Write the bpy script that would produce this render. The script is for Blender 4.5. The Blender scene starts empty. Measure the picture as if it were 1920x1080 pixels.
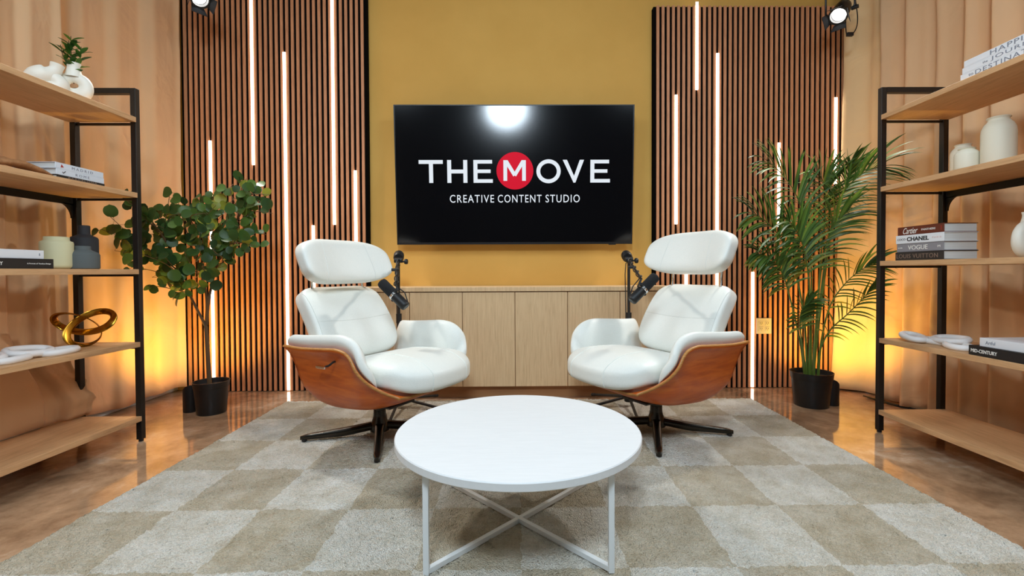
import bpy, bmesh, math, random
from mathutils import Vector, Matrix, Euler, noise

# ------------------------------------------------------------------ camera, world, lights, exposure
SC = bpy.context.scene
COL = SC.collection
PI = math.pi
CAM_Z = 0.9
cd = bpy.data.cameras.new('camera'); cam = bpy.data.objects.new('camera', cd); COL.objects.link(cam)
cd.sensor_width = 36.0; cd.lens = 16.0; cd.clip_start = 0.05
cd.shift_y = -17.0 / 1920.0; cd.shift_x = -21.0 / 1920.0
cam.location = (0, 0, CAM_Z)
CAM_R = (Matrix.Rotation(math.radians(-0.6), 3, 'Z') @ Matrix.Rotation(math.radians(90 - 1.0), 3, 'X')
         @ Matrix.Rotation(math.radians(-0.25), 3, 'Z'))
cam.rotation_euler = CAM_R.to_euler()
SC.camera = cam

SC.view_settings.view_transform = 'Standard'
SC.view_settings.look = 'None'
SC.view_settings.gamma = 1.0
SC.view_settings.use_curve_mapping = False
SC.view_settings.exposure = 0.0

wd = bpy.data.worlds.new('world'); SC.world = wd; wd.use_nodes = True
wd.node_tree.nodes['Background'].inputs[0].default_value = (0.9, 0.95, 1.0, 1)
wd.node_tree.nodes['Background'].inputs[1].default_value = 0.08

def lamp(name, kind, loc, target, power, color=(1, 1, 1), **kw):
    ld = bpy.data.lights.new(name, kind); ld.energy = power; ld.color = color
    for k, v in kw.items(): setattr(ld, k, v)
    o = bpy.data.objects.new(name, ld); COL.objects.link(o); o.location = loc
    o.rotation_euler = (Vector(target) - Vector(loc)).to_track_quat('-Z', 'Y').to_euler()
    return o
# studio softboxes hung over and behind the camera side of the set
KEY = (0.77, 0.92, 1.04)
lamp('softbox_light', 'AREA', (-0.17, -0.55, 2.82), (0, 2.2, 0.2), 62, KEY, shape='DISK', size=0.62)
lamp('softbox_light', 'AREA', (-1.5, 0.75, 3.1), (-.2, 1.7, 0.0), 30, KEY, shape='SQUARE', size=1.0)
lamp('softbox_light', 'AREA', (1.5, 0.75, 3.1), (.2, 1.7, 0.0), 30, KEY, shape='SQUARE', size=1.0)

# ------------------------------------------------------------------ helpers
F_PX = 1920 * cd.lens / cd.sensor_width
def at(px, py, Y):
    """the place in the room, at distance Y from the camera wall, seen at that spot of the photograph"""
    d = Vector(((px - 960 + cd.shift_x * 1920) / F_PX, -(py - 540) / F_PX + cd.shift_y * 1920 / F_PX, -1))
    w = CAM_R @ d
    return Vector((w.x / w.y * Y, Y, CAM_Z + w.z / w.y * Y))

class MB:
    def __init__(s): s.v = []; s.f = []; s.m = []; s.cur = 0
    def add(s, vs, fs):
        o = len(s.v); s.v += [Vector(p) for p in vs]
        for f in fs: s.f.append(tuple(i + o for i in f)); s.m.append(s.cur)
        return s
    def box(s, a, b, M=None):
        x0, y0, z0 = a; x1, y1, z1 = b
        vs = [Vector(p) for p in ((x0, y0, z0), (x1, y0, z0), (x1, y1, z0), (x0, y1, z0), (x0, y0, z1), (x1, y0, z1), (x1, y1, z1), (x0, y1, z1))]
        if M: vs = [M @ p for p in vs]
        return s.add(vs, [(0, 3, 2, 1), (4, 5, 6, 7), (0, 1, 5, 4), (1, 2, 6, 5), (2, 3, 7, 6), (3, 0, 4, 7)])
    def grid(s, fn, nu, nv, cu=False, cv=False, caps=False):
        """fn(i, j) -> point"""
        vs = [fn(i, j) for i in range(nu) for j in range(nv)]
        fs = []
        for i in range(nu if cu else nu - 1):
            for j in range(nv if cv else nv - 1):
                a = i * nv + j; b = ((i + 1) % nu) * nv + j
                c = ((i + 1) % nu) * nv + (j + 1) % nv; d = i * nv + (j + 1) % nv
                fs.append((a, b, c, d))
        if caps and cv:
            fs.append(tuple(range(nv))[::-1]); fs.append(tuple((nu - 1) * nv + j for j in range(nv)))
        return s.add(vs, fs)
    def tube(s, path, r, n=8, closed=False, caps=True, flat=None):
        """round (or flattened) tube along a path; r a number or one per point"""
        P = [Vector(p) for p in path]; N = len(P)
        R = r if isinstance(r, (list, tuple)) else [r] * N
        up = None; frames = []
        for i in range(N):
            if closed: t = P[(i + 1) % N] - P[i - 1]
            else: t = P[min(i + 1, N - 1)] - P[max(i - 1, 0)]
            t.normalize()
            if up is None:
                a = Vector((0, 0, 1)) if abs(t.z) < 0.9 else Vector((0, 1, 0))
                up = (a - t * a.dot(t)).normalized()
            else: up = (up - t * up.dot(t)).normalized()
            frames.append((up.copy(), t.cross(up)))
        if closed:
            # spread the leftover twist along the loop
            t = (P[1] - P[-1]).normalized(); u0 = frames[0][0]; ue = frames[-1][0]
            ue = (ue - t * ue.dot(t)).normalized()
            ang = math.atan2(t.dot(ue.cross(u0)), ue.dot(u0))
            for i in range(N):
                t2 = (P[(i + 1) % N] - P[i - 1]).normalized()
                q = Matrix.Rotation(ang * i / N, 3, t2); frames[i] = (q @ frames[i][0], q @ frames[i][1])
        fa, fb = flat if flat else (1, 1)
        def fn(i, j):
            a = 2 * PI * j / n
            return P[i] + frames[i][0] * math.cos(a) * R[i] * fa + frames[i][1] * math.sin(a) * R[i] * fb
        return s.grid(fn, N, n, cu=closed, cv=True, caps=caps and not closed)
    def bar(s, a, b, w, h=None, up=(0, 0, 1)):
        """square bar from a to b, w wide and h high"""
        a = Vector(a); b = Vector(b); h = h or w; t = (b - a).normalized(); u = Vector(up)
        if abs(t.dot(u)) > 0.95: u = Vector((0, 1, 0))
        u = (u - t * u.dot(t)).normalized(); r = t.cross(u)
        vs = [p + r * sx * w / 2 + u * sy * h / 2 for p in (a, b) for sx, sy in ((-1, -1), (1, -1), (1, 1), (-1, 1))]
        return s.add(vs, [(3, 2, 1, 0), (4, 5, 6, 7), (0, 1, 5, 4), (1, 2, 6, 5), (2, 3, 7, 6), (3, 0, 4, 7)])
    def lathe(s, prof, n=32, M=None, caps=True):
        M = M or Matrix.Identity(4)
        def fn(i, j):
            a = 2 * PI * j / n; r, z = prof[i]
            return M @ Vector((r * math.cos(a), r * math.sin(a), z))
        return s.grid(fn, len(prof), n, cv=True, caps=caps)
    def cyl(s, a, b, r, n=16, r2=None):
        return s.tube([a, b], [r, r2 if r2 is not None else r], n)
    def prism(s, pts, z0, z1, M=None):
        n = len(pts)
        vs = [Vector((p[0], p[1], z)) for z in (z0, z1) for p in pts]
        if M: vs = [M @ p for p in vs]
        fs = [tuple(range(n))[::-1], tuple(range(n, 2 * n))] + [(i, (i + 1) % n, n + (i + 1) % n, n + i) for i in range(n)]
        return s.add(vs, fs)
    def cushion(s, fn, n=14, k=4.0):
        """closed pillow: a cube rounded by a superellipsoid of power k, then bent by fn(u, v, w)"""
        idx = {}; fs = []
        def vid(p):
            key = tuple(round(c * n) for c in p)
            if key not in idx: idx[key] = len(idx)
            return idx[key]
        def faces(mk):
            for i in range(-n, n, 2):
                for j in range(-n, n, 2):
                    fs.append(tuple(vid(mk(a / n, b / n)) for a, b in ((i, j), (i + 2, j), (i + 2, j + 2), (i, j + 2))))
        faces(lambda a, b: (a, b, 1)); faces(lambda a, b: (b, a, -1))
        faces(lambda a, b: (1, a, b)); faces(lambda a, b: (-1, b, a))
        faces(lambda a, b: (b, 1, a)); faces(lambda a, b: (a, -1, b))
        vs = [None] * len(idx)
        for key, i in idx.items():
            # spread the lattice towards the rims so that the round-over stays smooth
            p = [math.sin(c / n * PI / 2) * .35 + c / n * .65 for c in key]
            q = sum(abs(c) ** k for c in p) ** (1 / k)
            vs[i] = Vector(fn(*(c / q for c in p)))
        return s.add(vs, fs)
    def build(s, name, mat, parent=None, smooth=False, bevel=0, solid=0, sub=0, angle=40, segs=2):
        me = bpy.data.meshes.new(name); me.from_pydata([tuple(p) for p in s.v], [], s.f)
        mats = mat if isinstance(mat, (list, tuple)) else [mat]
        for m in mats: me.materials.append(m)
        if len(mats) > 1: me.polygons.foreach_set('material_index', s.m)
        bm = bmesh.new(); bm.from_mesh(me); bmesh.ops.recalc_face_normals(bm, faces=bm.faces); bm.to_mesh(me); bm.free()
        if smooth:
            me.polygons.foreach_set('use_smooth', [True] * len(me.polygons))
            if angle < 180: me.set_sharp_from_angle(angle=math.radians(angle))
        me.update()
        o = bpy.data.objects.new(name, me); COL.objects.link(o)
        if parent: o.parent = parent
        if solid:
            m = o.modifiers.new('solid', 'SOLIDIFY'); m.thickness = abs(solid); m.offset = -1 if solid > 0 else 1
        if bevel:
            m = o.modifiers.new('bevel', 'BEVEL'); m.width = bevel; m.segments = segs; m.limit_method = 'ANGLE'; m.angle_limit = math.radians(35)
        if sub:
            m = o.modifiers.new('sub', 'SUBSURF'); m.levels = sub; m.render_levels = sub
        return o

def tag(o, label=None, cat=None, group=None, kind=None):
    if label: o['label'] = label
    if cat: o['category'] = cat
    if group: o['group'] = group
    if kind: o['kind'] = kind
    return o
def empty(name, loc, rz=0, label=None, cat=None, group=None):
    o = bpy.data.objects.new(name, None); COL.objects.link(o); o.location = loc; o.rotation_euler = (0, 0, rz)
    o.empty_display_size = .05
    return tag(o, label, cat, group)
def kids(o): return [c for c in COL.objects if c.parent == o]
def copy_tree(o, parent=None):
    c = o.copy(); COL.objects.link(c)
    if parent: c.parent = parent
    for ch in kids(o): copy_tree(ch, c)
    return c
def smoothstep(a, b, x):
    t = min(1, max(0, (x - a) / (b - a))); return t * t * (3 - 2 * t)
def lerp(a, b, t): return a + (b - a) * t
def interp(tab, x):
    for (x0, y0), (x1, y1) in zip(tab, tab[1:]):
        if x <= x1: return lerp(y0, y1, max(0, (x - x0)) / (x1 - x0))
    return tab[-1][1]
def spline(pts, n):
    """Catmull-Rom through the points"""
    P = [Vector(p) for p in pts]; out = []
    m = len(P) - 1
    for k in range(n):
        t = k / (n - 1) * m; i = min(int(t), m - 1); u = t - i
        p0 = P[i - 1] if i > 0 else P[0] * 2 - P[1]; p1 = P[i]; p2 = P[i + 1]; p3 = P[i + 2] if i + 2 <= m else P[m] * 2 - P[m - 1]
        out.append(.5 * ((2 * p1) + (p2 - p0) * u + (2 * p0 - 5 * p1 + 4 * p2 - p3) * u * u + (3 * p1 - p0 - 3 * p2 + p3) * u ** 3))
    return out
def text_mesh(txt, M, width=None, height=None, depth=.0008, shear=0, spacing=1.0, bold=0, align='LEFT'):
    """letters as a mesh: local x along the reading direction, y up, z out; M places them; fitted to width/height"""
    c = bpy.data.curves.new('letters', 'FONT'); c.body = txt; c.size = 1; c.shear = shear; c.space_character = spacing
    c.extrude = .01; c.offset = bold; c.resolution_u = 4
    o = bpy.data.objects.new('letters', c); COL.objects.link(o)
    dg = bpy.context.evaluated_depsgraph_get()
    me = bpy.data.meshes.new_from_object(o.evaluated_get(dg))
    vs = [v.co.copy() for v in me.vertices]; fs = [tuple(p.vertices) for p in me.polygons]
    bpy.data.objects.remove(o); bpy.data.curves.remove(c); bpy.data.meshes.remove(me)
    x0 = min(v.x for v in vs); x1 = max(v.x for v in vs); y0 = min(v.y for v in vs); y1 = max(v.y for v in vs)
    sy = (height / (y1 - y0)) if height else None
    sx = (width / (x1 - x0)) if width else sy
    sy = sy or sx
    ox = {'LEFT': x0, 'CENTER': (x0 + x1) / 2, 'RIGHT': x1}[align]
    mb = MB()
    mb.add([M @ Vector(((v.x - ox) * sx, (v.y - (y0 + y1) / 2) * sy, (v.z / .01 * .5 + .5) * depth)) for v in vs], fs)
    return mb
def frame3(o, x, y):
    """matrix with origin o, x axis x, y axis y"""
    x = Vector(x).normalized(); y = Vector(y); y = (y - x * y.dot(x)).normalized(); z = x.cross(y)
    return Matrix(((x.x, y.x, z.x, o[0]), (x.y, y.y, z.y, o[1]), (x.z, y.z, z.z, o[2]), (0, 0, 0, 1)))

# ------------------------------------------------------------------ materials
def srgb(r, g, b):
    f = lambda c: (c / 255 / 12.92) if c / 255 <= .04045 else ((c / 255 + .055) / 1.055) ** 2.4
    return (f(r), f(g), f(b), 1)
def mat(name, col, rough=.5, metal=0, spec=.5, emit=0, coat=0, sheen=0):
    m = bpy.data.materials.new(name); m.use_nodes = True
    b = m.node_tree.nodes['Principled BSDF']
    b.inputs['Base Color'].default_value = col; b.inputs['Roughness'].default_value = rough
    b.inputs['Metallic'].default_value = metal; b.inputs['Specular IOR Level'].default_value = spec
    b.inputs['Coat Weight'].default_value = coat; b.inputs['Sheen Weight'].default_value = sheen
    if emit:
        b.inputs['Emission Color'].default_value = col; b.inputs['Emission Strength'].default_value = emit
    return m
def N(m, kind, **kw):
    n = m.node_tree.nodes.new(kind)
    for k, v in kw.items(): setattr(n, k, v)
    return n
def link(m, a, b): m.node_tree.links.new(a, b)
def bsdf(m): return m.node_tree.nodes['Principled BSDF']
def coords(m, scale=(1, 1, 1), kind='Object', rot=(0, 0, 0)):
    tc = N(m, 'ShaderNodeTexCoord'); mp = N(m, 'ShaderNodeMapping'); mp.inputs['Scale'].default_value = scale; mp.inputs['Rotation'].default_value = rot
    link(m, tc.outputs[kind], mp.inputs['Vector']); return mp.outputs['Vector']
def noise_ramp(m, vec, stops, scale=5, detail=4, rough=.55, dist=0):
    nz = N(m, 'ShaderNodeTexNoise'); nz.inputs['Scale'].default_value = scale; nz.inputs['Detail'].default_value = detail
    nz.inputs['Roughness'].default_value = rough; nz.inputs['Distortion'].default_value = dist
    link(m, vec, nz.inputs['Vector'])
    rp = N(m, 'ShaderNodeValToRGB'); el = rp.color_ramp.elements
    while len(el) < len(stops): el.new(.5)
    for e, (p, c) in zip(el, stops): e.position = p; e.color = c
    link(m, nz.outputs['Fac'], rp.inputs['Fac']); return rp.outputs['Color'], nz.outputs['Fac']
def bump(m, h, strength=.2, dist=.01):
    b = N(m, 'ShaderNodeBump'); b.inputs['Strength'].default_value = strength; b.inputs['Distance'].default_value = dist
    link(m, h, b.inputs['Height']); link(m, b.outputs['Normal'], bsdf(m).inputs['Normal'])
def wood(name, c0, c1, c2, scale, rough=.45, coat=0, fine=6):
    m = mat(name, c1, rough, coat=coat)
    v = coords(m, scale)
    c, f = noise_ramp(m, v, [(.25, c0), (.5, c1), (.75, c2)], fine, 5, .6, .6)
    link(m, c, bsdf(m).inputs['Base Color']); bump(m, f, .08, .004)
    return m

M_black = mat('black_metal', srgb(22, 21, 20), .42)
M_blackp = mat('black_plastic', srgb(20, 20, 21), .5)
M_foam = mat('black_foam', srgb(24, 24, 26), .95)
v = coords(M_foam); c, f = noise_ramp(M_foam, v, [(.3, srgb(16, 16, 18)), (.7, srgb(34, 34, 36))], 400, 2); link(M_foam, c, bsdf(M_foam).inputs['Base Color']); bump(M_foam, f, .5, .002)
M_chrome = mat('chrome', (.75, .75, .75, 1), .18, 1)
M_bronze = mat('dark_base_metal', srgb(62, 58, 52), .24, .85)
M_leather = mat('white_leather', srgb(232, 235, 228), .42, spec=.4)
v = coords(M_leather); c, f = noise_ramp(M_leather, v, [(.3, srgb(229, 232, 225)), (.7, srgb(236, 238, 232))], 260, 3); link(M_leather, c, bsdf(M_leather).inputs['Base Color'])
nz = N(M_leather, 'ShaderNodeTexNoise'); nz.inputs['Scale'].default_value = 9; nz.inputs['Detail'].default_value = 2; link(M_leather, v, nz.inputs['Vector'])
mx = N(M_leather, 'ShaderNodeMath', operation='MULTIPLY_ADD'); mx.inputs[1].default_value = .12; link(M_leather, f, mx.inputs[0]); link(M_leather, nz.outputs['Fac'], mx.inputs[2])
bump(M_leather, mx.outputs[0], .22, .02)
M_seam = mat('leather_seam', srgb(222, 225, 219), .6)
M_ply = wood('walnut_veneer', srgb(166, 66, 10), srgb(196, 90, 18), srgb(214, 112, 32), (1.4, 1.4, 9), .36, .08, 3.5)
M_plyedge = wood('plywood_edge', srgb(150, 92, 40), srgb(190, 130, 66), srgb(206, 150, 86), (4, 4, 60), .4)
M_oak = wood('shelf_wood', srgb(184, 140, 98), srgb(206, 162, 116), srgb(218, 176, 130), (14, 1.2, 14), .5)
M_oakv = wood('cabinet_oak', srgb(208, 172, 128), srgb(225, 191, 146), srgb(233, 202, 158), (16, 16, .9), .5)
M_oakd = mat('cabinet_plinth_oak', srgb(176, 128, 84), .5)
M_slat = wood('slat_veneer', srgb(186, 122, 82), srgb(214, 147, 103), srgb(230, 164, 118), (30, 30, 1.4), .5)
M_felt = mat('black_felt', srgb(15, 12, 10), .95, spec=.05)
M_wall = mat('ochre_paint', srgb(227, 175, 89), .75, spec=.25)
v = coords(M_wall); c, f = noise_ramp(M_wall, v, [(.35, srgb(224, 172, 87)), (.65, srgb(230, 178, 92))], 3, 4); link(M_wall, c, bsdf(M_wall).inputs['Base Color']); 
nz = N(M_wall, 'ShaderNodeTexNoise'); nz.inputs['Scale'].default_value = 260; link(M_wall, v, nz.inputs['Vector']); bump(M_wall, nz.outputs['Fac'], .08, .003)
M_white = mat('white_paint', srgb(225, 226, 226), .6)
M_dark = mat('dark_studio_paint', srgb(60, 58, 56), .8)
M_cloth = mat('peach_curtain_cloth', srgb(214, 168, 128), .85, spec=.15, sheen=.15)
v = coords(M_cloth); c, f = noise_ramp(M_cloth, v, [(.3, srgb(222, 180, 137)), (.7, srgb(229, 188, 145))], 2.2, 3); link(M_cloth, c, bsdf(M_cloth).inputs['Base Color'])
nz = N(M_cloth, 'ShaderNodeTexNoise'); nz.inputs['Scale'].default_value = 2.6; nz.inputs['Detail'].default_value = 3; nz.inputs['Distortion'].default_value = 1.2; link(M_cloth, v, nz.inputs['Vector']); bump(M_cloth, nz.outputs['Fac'], .35, .06)
M_cloth2 = M_cloth.copy(); M_cloth2.name = 'beige_curtain_cloth'
for n_ in M_cloth2.node_tree.nodes:
    if n_.bl_idname == 'ShaderNodeValToRGB':
        n_.color_ramp.elements[0].color = srgb(230, 196, 148); n_.color_ramp.elements[1].color = srgb(236, 204, 156)
# polished concrete
M_floor = mat('polished_concrete', srgb(150, 112, 78), .16, spec=.6)
v = coords(M_floor)
c, f = noise_ramp(M_floor, v, [(.30, srgb(104, 78, 56)), (.44, srgb(148, 116, 88)), (.56, srgb(180, 146, 114)), (.72, srgb(222, 202, 178))], 2.6, 12, .70, .25)
link(M_floor, c, bsdf(M_floor).inputs['Base Color'])
rp = N(M_floor, 'ShaderNodeMapRange'); rp.inputs[3].default_value = .03; rp.inputs[4].default_value = .14; link(M_floor, f, rp.inputs[0]); link(M_floor, rp.outputs[0], bsdf(M_floor).inputs['Roughness'])
M_tablew = mat('white_table_paint', srgb(226, 229, 230), .5)
v = coords(M_tablew, (3, 26, 3)); c, f = noise_ramp(M_tablew, v, [(.3, srgb(222, 225, 226)), (.7, srgb(227, 230, 231))], 3, 5, .6, 1.0); link(M_tablew, c, bsdf(M_tablew).inputs['Base Color'])
M_framew = mat('white_metal', srgb(228, 233, 235), .4)
M_led = mat('led_diffuser', (1.0, .86, .70, 1), .5, emit=7.0)
M_lens = mat('lamp_lens', (1.0, .98, .95, 1), .3, emit=9)
M_screen = mat('tv_screen', (.0035, .0035, .0045, 1), .13, spec=.5)
M_bezel = mat('tv_bezel', srgb(26, 25, 26), .35)
M_txtw = mat('screen_white', (.86, .93, 1, 1), .5, emit=.9)
M_txtr = mat('screen_red', (.75, .006, .03, 1), .5, emit=.85)
for m_ in (M_txtw, M_txtr): bsdf(m_).inputs['Base Color'].default_value = (0, 0, 0, 1); bsdf(m_).inputs['Specular IOR Level'].default_value = .1
M_ceram = mat('cream_ceramic', srgb(226, 220, 200), .55)
M_ceramw = mat('white_ceramic', srgb(232, 228, 215), .5)
M_ceramg = mat('pale_green_ceramic', srgb(212, 208, 168), .6)
M_ceramk = mat('black_ceramic', srgb(40, 42, 46), .7)
M_ceramd = mat('grey_ceramic', srgb(88, 94, 94), .75)
M_chain = mat('white_resin', srgb(238, 238, 238), .45)
M_gold = mat('brass', srgb(176, 128, 44), .22, 1)
M_wbrown = wood('brown_carved_wood', srgb(132, 90, 54), srgb(160, 112, 72), srgb(178, 130, 88), (3, 12, 12), .5)
M_page = mat('paper_pages', srgb(216, 218, 216), .8)
v = coords(M_page, (1, 1, 400)); c, f = noise_ramp(M_page, v, [(.3, srgb(205, 208, 206)), (.7, srgb(224, 226, 224))], 1, 2); link(M_page, c, bsdf(M_page).inputs['Base Color'])
def flat(name, r, g, b, rough=.5): return mat(name, srgb(r, g, b), rough)
M_bwhite = flat('book_white', 232, 235, 240); M_bblack = flat('book_black', 26, 25, 26); M_bmar = flat('book_maroon', 104, 44, 26)
M_bgrey = flat('book_grey', 142, 140, 146); M_bdark = flat('book_charcoal', 48, 42, 40); M_bblue = flat('book_pale', 214, 222, 232)
M_inkk = flat('ink_black', 25, 25, 28); M_inkw = flat('ink_white', 240, 238, 232); M_inkg = flat('ink_grey', 128, 134, 148); M_inkb = flat('ink_bronze', 136, 112, 96)
M_inkr = flat('ink_red', 170, 50, 40); M_inkp = flat('ink_pale_rose', 214, 180, 176)
M_pot = mat('black_pot_plastic', srgb(20, 20, 20), .45)
M_soil = mat('potting_soil', srgb(44, 34, 26), .95)
M_bark = mat('brown_bark', srgb(96, 70, 42), .8)
M_outlet = mat('outlet_plastic', srgb(222, 214, 200), .4)
M_slot = mat('outlet_slot', srgb(70, 62, 54), .6)
def leafmat(name, stops, rough=.42):
    m = mat(name, stops[1][1], rough)
    g = N(m, 'ShaderNodeNewGeometry'); rp = N(m, 'ShaderNodeValToRGB'); el = rp.color_ramp.elements
    while len(el) < len(stops): el.new(.5)
    for e, (p, c) in zip(el, stops): e.position = p; e.color = c
    link(m, g.outputs['Random Per Island'], rp.inputs['Fac']); link(m, rp.outputs['Color'], bsdf(m).inputs['Base Color'])
    tr = N(m, 'ShaderNodeBsdfTranslucent'); link(m, rp.outputs['Color'], tr.inputs['Color'])
    mx = N(m, 'ShaderNodeMixShader'); mx.inputs[0].default_value = .28
    link(m, bsdf(m).outputs[0], mx.inputs[1]); link(m, tr.outputs[0], mx.inputs[2])
    link(m, mx.outputs[0], m.node_tree.nodes['Material Output'].inputs['Surface'])
    return m
M_leaf = leafmat('round_leaf', [(0, srgb(40, 66, 34)), (.45, srgb(66, 98, 44)), (.86, srgb(92, 122, 52)), (1, srgb(168, 166, 58))])  # yellow-green top stop paints in light from below, on random leaves
M_palm = leafmat('palm_leaf', [(0, srgb(48, 80, 34)), (.5, srgb(78, 114, 46)), (.85, srgb(112, 140, 52)), (1, srgb(158, 150, 62))], .48)
M_palmstem = mat('palm_stem', srgb(92, 118, 48), .4)
M_bush = leafmat('sprig_leaf', [(0, srgb(30, 66, 28)), (.6, srgb(60, 104, 36)), (1, srgb(104, 138, 52))])

# ------------------------------------------------------------------ the setting
XL, XR, YB, ZC, YF = -2.625, 2.68, 3.50, 3.25, -3.2
def struct(name, mb, m, **kw): return tag(mb.build(name, m, **kw), kind='structure')
struct('floor', MB().box((XL - .1, YF - .1, -.1), (XR + .1, YB + .1, 0)), M_floor)
struct('wall_back', MB().box((XL - .1, YB, 0), (XR + .1, YB + .1, ZC)), M_wall)
struct('wall_left', MB().box((XL - .1, YF - .1, 0), (XL, YB, ZC)), M_white)
struct('wall_right', MB().box((XR, YF - .1, 0), (XR + .1, YB, ZC)), M_white)
struct('wall_front', MB().box((XL, YF - .1, 0), (XR, YF, ZC)), M_dark)
struct('ceiling', MB().box((XL - .1, YF - .1, ZC), (XR + .1, YB + .1, ZC + .1)), M_dark)
struct('baseboard_left', MB().box((XL, YF, 0), (XL + .014, YB, .10)), M_white, bevel=.004)
struct('baseboard_right', MB().box((XR - .014, YF, 0), (XR, YB, .10)), M_white, bevel=.004)

# shaggy chequered rug
RX0, RX1, RY0, RY1 = -1.595, 1.605, .25, 3.12
M_rug = mat('shag_pile', (.6, .6, .5, 1), 1.0, spec=.05)
TX, TY = .32, .350
tcn = N(M_rug, 'ShaderNodeTexCoord'); sp = N(M_rug, 'ShaderNodeSeparateXYZ')
nzw = N(M_rug, 'ShaderNodeTexNoise'); nzw.inputs['Scale'].default_value = 22; nzw.inputs['Detail'].default_value = 5; link(M_rug, tcn.outputs['Object'], nzw.inputs['Vector'])
wv = N(M_rug, 'ShaderNodeVectorMath', operation='MULTIPLY_ADD'); wv.inputs[1].default_value = (.03, .03, 0)
link(M_rug, nzw.outputs['Color'], wv.inputs[0]); link(M_rug, tcn.outputs['Object'], wv.inputs[2]); link(M_rug, wv.outputs[0], sp.inputs[0])
def cell(sock, off, size):
    a = N(M_rug, 'ShaderNodeMath', operation='SUBTRACT'); link(M_rug, sock, a.inputs[0]); a.inputs[1].default_value = off
    b = N(M_rug, 'ShaderNodeMath', operation='DIVIDE'); link(M_rug, a.outputs[0], b.inputs[0]); b.inputs[1].default_value = size
    c = N(M_rug, 'ShaderNodeMath', operation='FLOOR'); link(M_rug, b.outputs[0], c.inputs[0]); return c.outputs[0]
ad = N(M_rug, 'ShaderNodeMath', operation='ADD'); link(M_rug, cell(sp.outputs['X'], 1.285 + .015 - 32 * TX, TX), ad.inputs[0]); link(M_rug, cell(sp.outputs['Y'], 1.333 + .015 - 20 * TY, TY), ad.inputs[1])
md = N(M_rug, 'ShaderNodeMath', operation='MODULO'); link(M_rug, ad.outputs[0], md.inputs[0]); md.inputs[1].default_value = 2
vr = coords(M_rug)
cl, f1 = noise_ramp(M_rug, vr, [(.25, srgb(206, 197, 178)), (.5, srgb(229, 225, 213)), (.75, srgb(243, 241, 234))], 11, 8, .72)
ct, f2 = noise_ramp(M_rug, vr, [(.25, srgb(178, 163, 136)), (.5, srgb(200, 188, 164)), (.75, srgb(218, 208, 188))], 11, 8, .72)
bl = N(M_rug, 'ShaderNodeTexNoise'); bl.inputs['Scale'].default_value = 6.5; bl.inputs['Detail'].default_value = 6; link(M_rug, vr, bl.inputs['Vector'])
mr = N(M_rug, 'ShaderNodeMapRange'); mr.inputs[1].default_value = .3; mr.inputs[2].default_value = .75; mr.inputs[3].default_value = -.12; mr.inputs[4].default_value = .42; link(M_rug, bl.outputs['Fac'], mr.inputs[0])
ma = N(M_rug, 'ShaderNodeMath', operation='MULTIPLY_ADD'); ma.inputs[1].default_value = .78; link(M_rug, md.outputs[0], ma.inputs[0]); link(M_rug, mr.outputs[0], ma.inputs[2]); ma.use_clamp = True
mixc = N(M_rug, 'ShaderNodeMix', data_type='RGBA'); link(M_rug, ma.outputs[0], mixc.inputs[0]); link(M_rug, cl, mixc.inputs[6]); link(M_rug, ct, mixc.inputs[7])
_, fs_ = noise_ramp(M_rug, vr, [(0, (0, 0, 0, 1)), (1, (1, 1, 1, 1))], 170, 3, .7)
ms = N(M_rug, 'ShaderNodeMapRange'); ms.inputs[1].default_value = .3; ms.inputs[2].default_value = .62; ms.inputs[3].default_value = .80; ms.inputs[4].default_value = 1.03; link(M_rug, fs_, ms.inputs[0])
mu = N(M_rug, 'ShaderNodeVectorMath', operation='SCALE'); link(M_rug, mixc.outputs[2], mu.inputs[0]); link(M_rug, ms.outputs[0], mu.inputs['Scale'])
link(M_rug, mu.outputs[0], bsdf(M_rug).inputs['Base Color'])
vo = N(M_rug, 'ShaderNodeTexVoronoi'); vo.inputs['Scale'].default_value = 210; link(M_rug, vr, vo.inputs['Vector'])
nz = N(M_rug, 'ShaderNodeTexNoise'); nz.inputs['Scale'].default_value = 240; nz.inputs['Detail'].default_value = 5; link(M_rug, vr, nz.inputs['Vector'])
sb = N(M_rug, 'ShaderNodeMath', operation='SUBTRACT'); link(M_rug, nz.outputs['Fac'], sb.inputs[0]); link(M_rug, vo.outputs['Distance'], sb.inputs[1])
bump(M_rug, sb.outputs[0], .75, .011)
rug = MB(); st = .0068
nx = int((RX1 - RX0) / st); ny = int((RY1 - RY0) / st)
random.seed(5)
def rugp(i, j):
    x = RX0 + (RX1 - RX0) * i / (nx - 1); y = RY0 + (RY1 - RY0) * j / (ny - 1)
    e = min(i, j, nx - 1 - i, ny - 1 - j)
    if e == 0: return Vector((x + random.uniform(-.006, .006), y + random.uniform(-.006, .006), .002))
    z = .017 + .003 * noise.noise((x * 5, y * 5, 0)) + .005 * noise.noise((x * 70, y * 70, 3)) + random.uniform(-.0026, .0026)
    if e == 1: z *= .8
    return Vector((x + random.uniform(-.003, .003), y + random.uniform(-.003, .003), z))
rug.grid(rugp, nx, ny)
tag(rug.build('rug', M_rug, smooth=True, angle=180), 'large shaggy rug with cream and tan chequered squares on concrete floor', 'rug')

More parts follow.
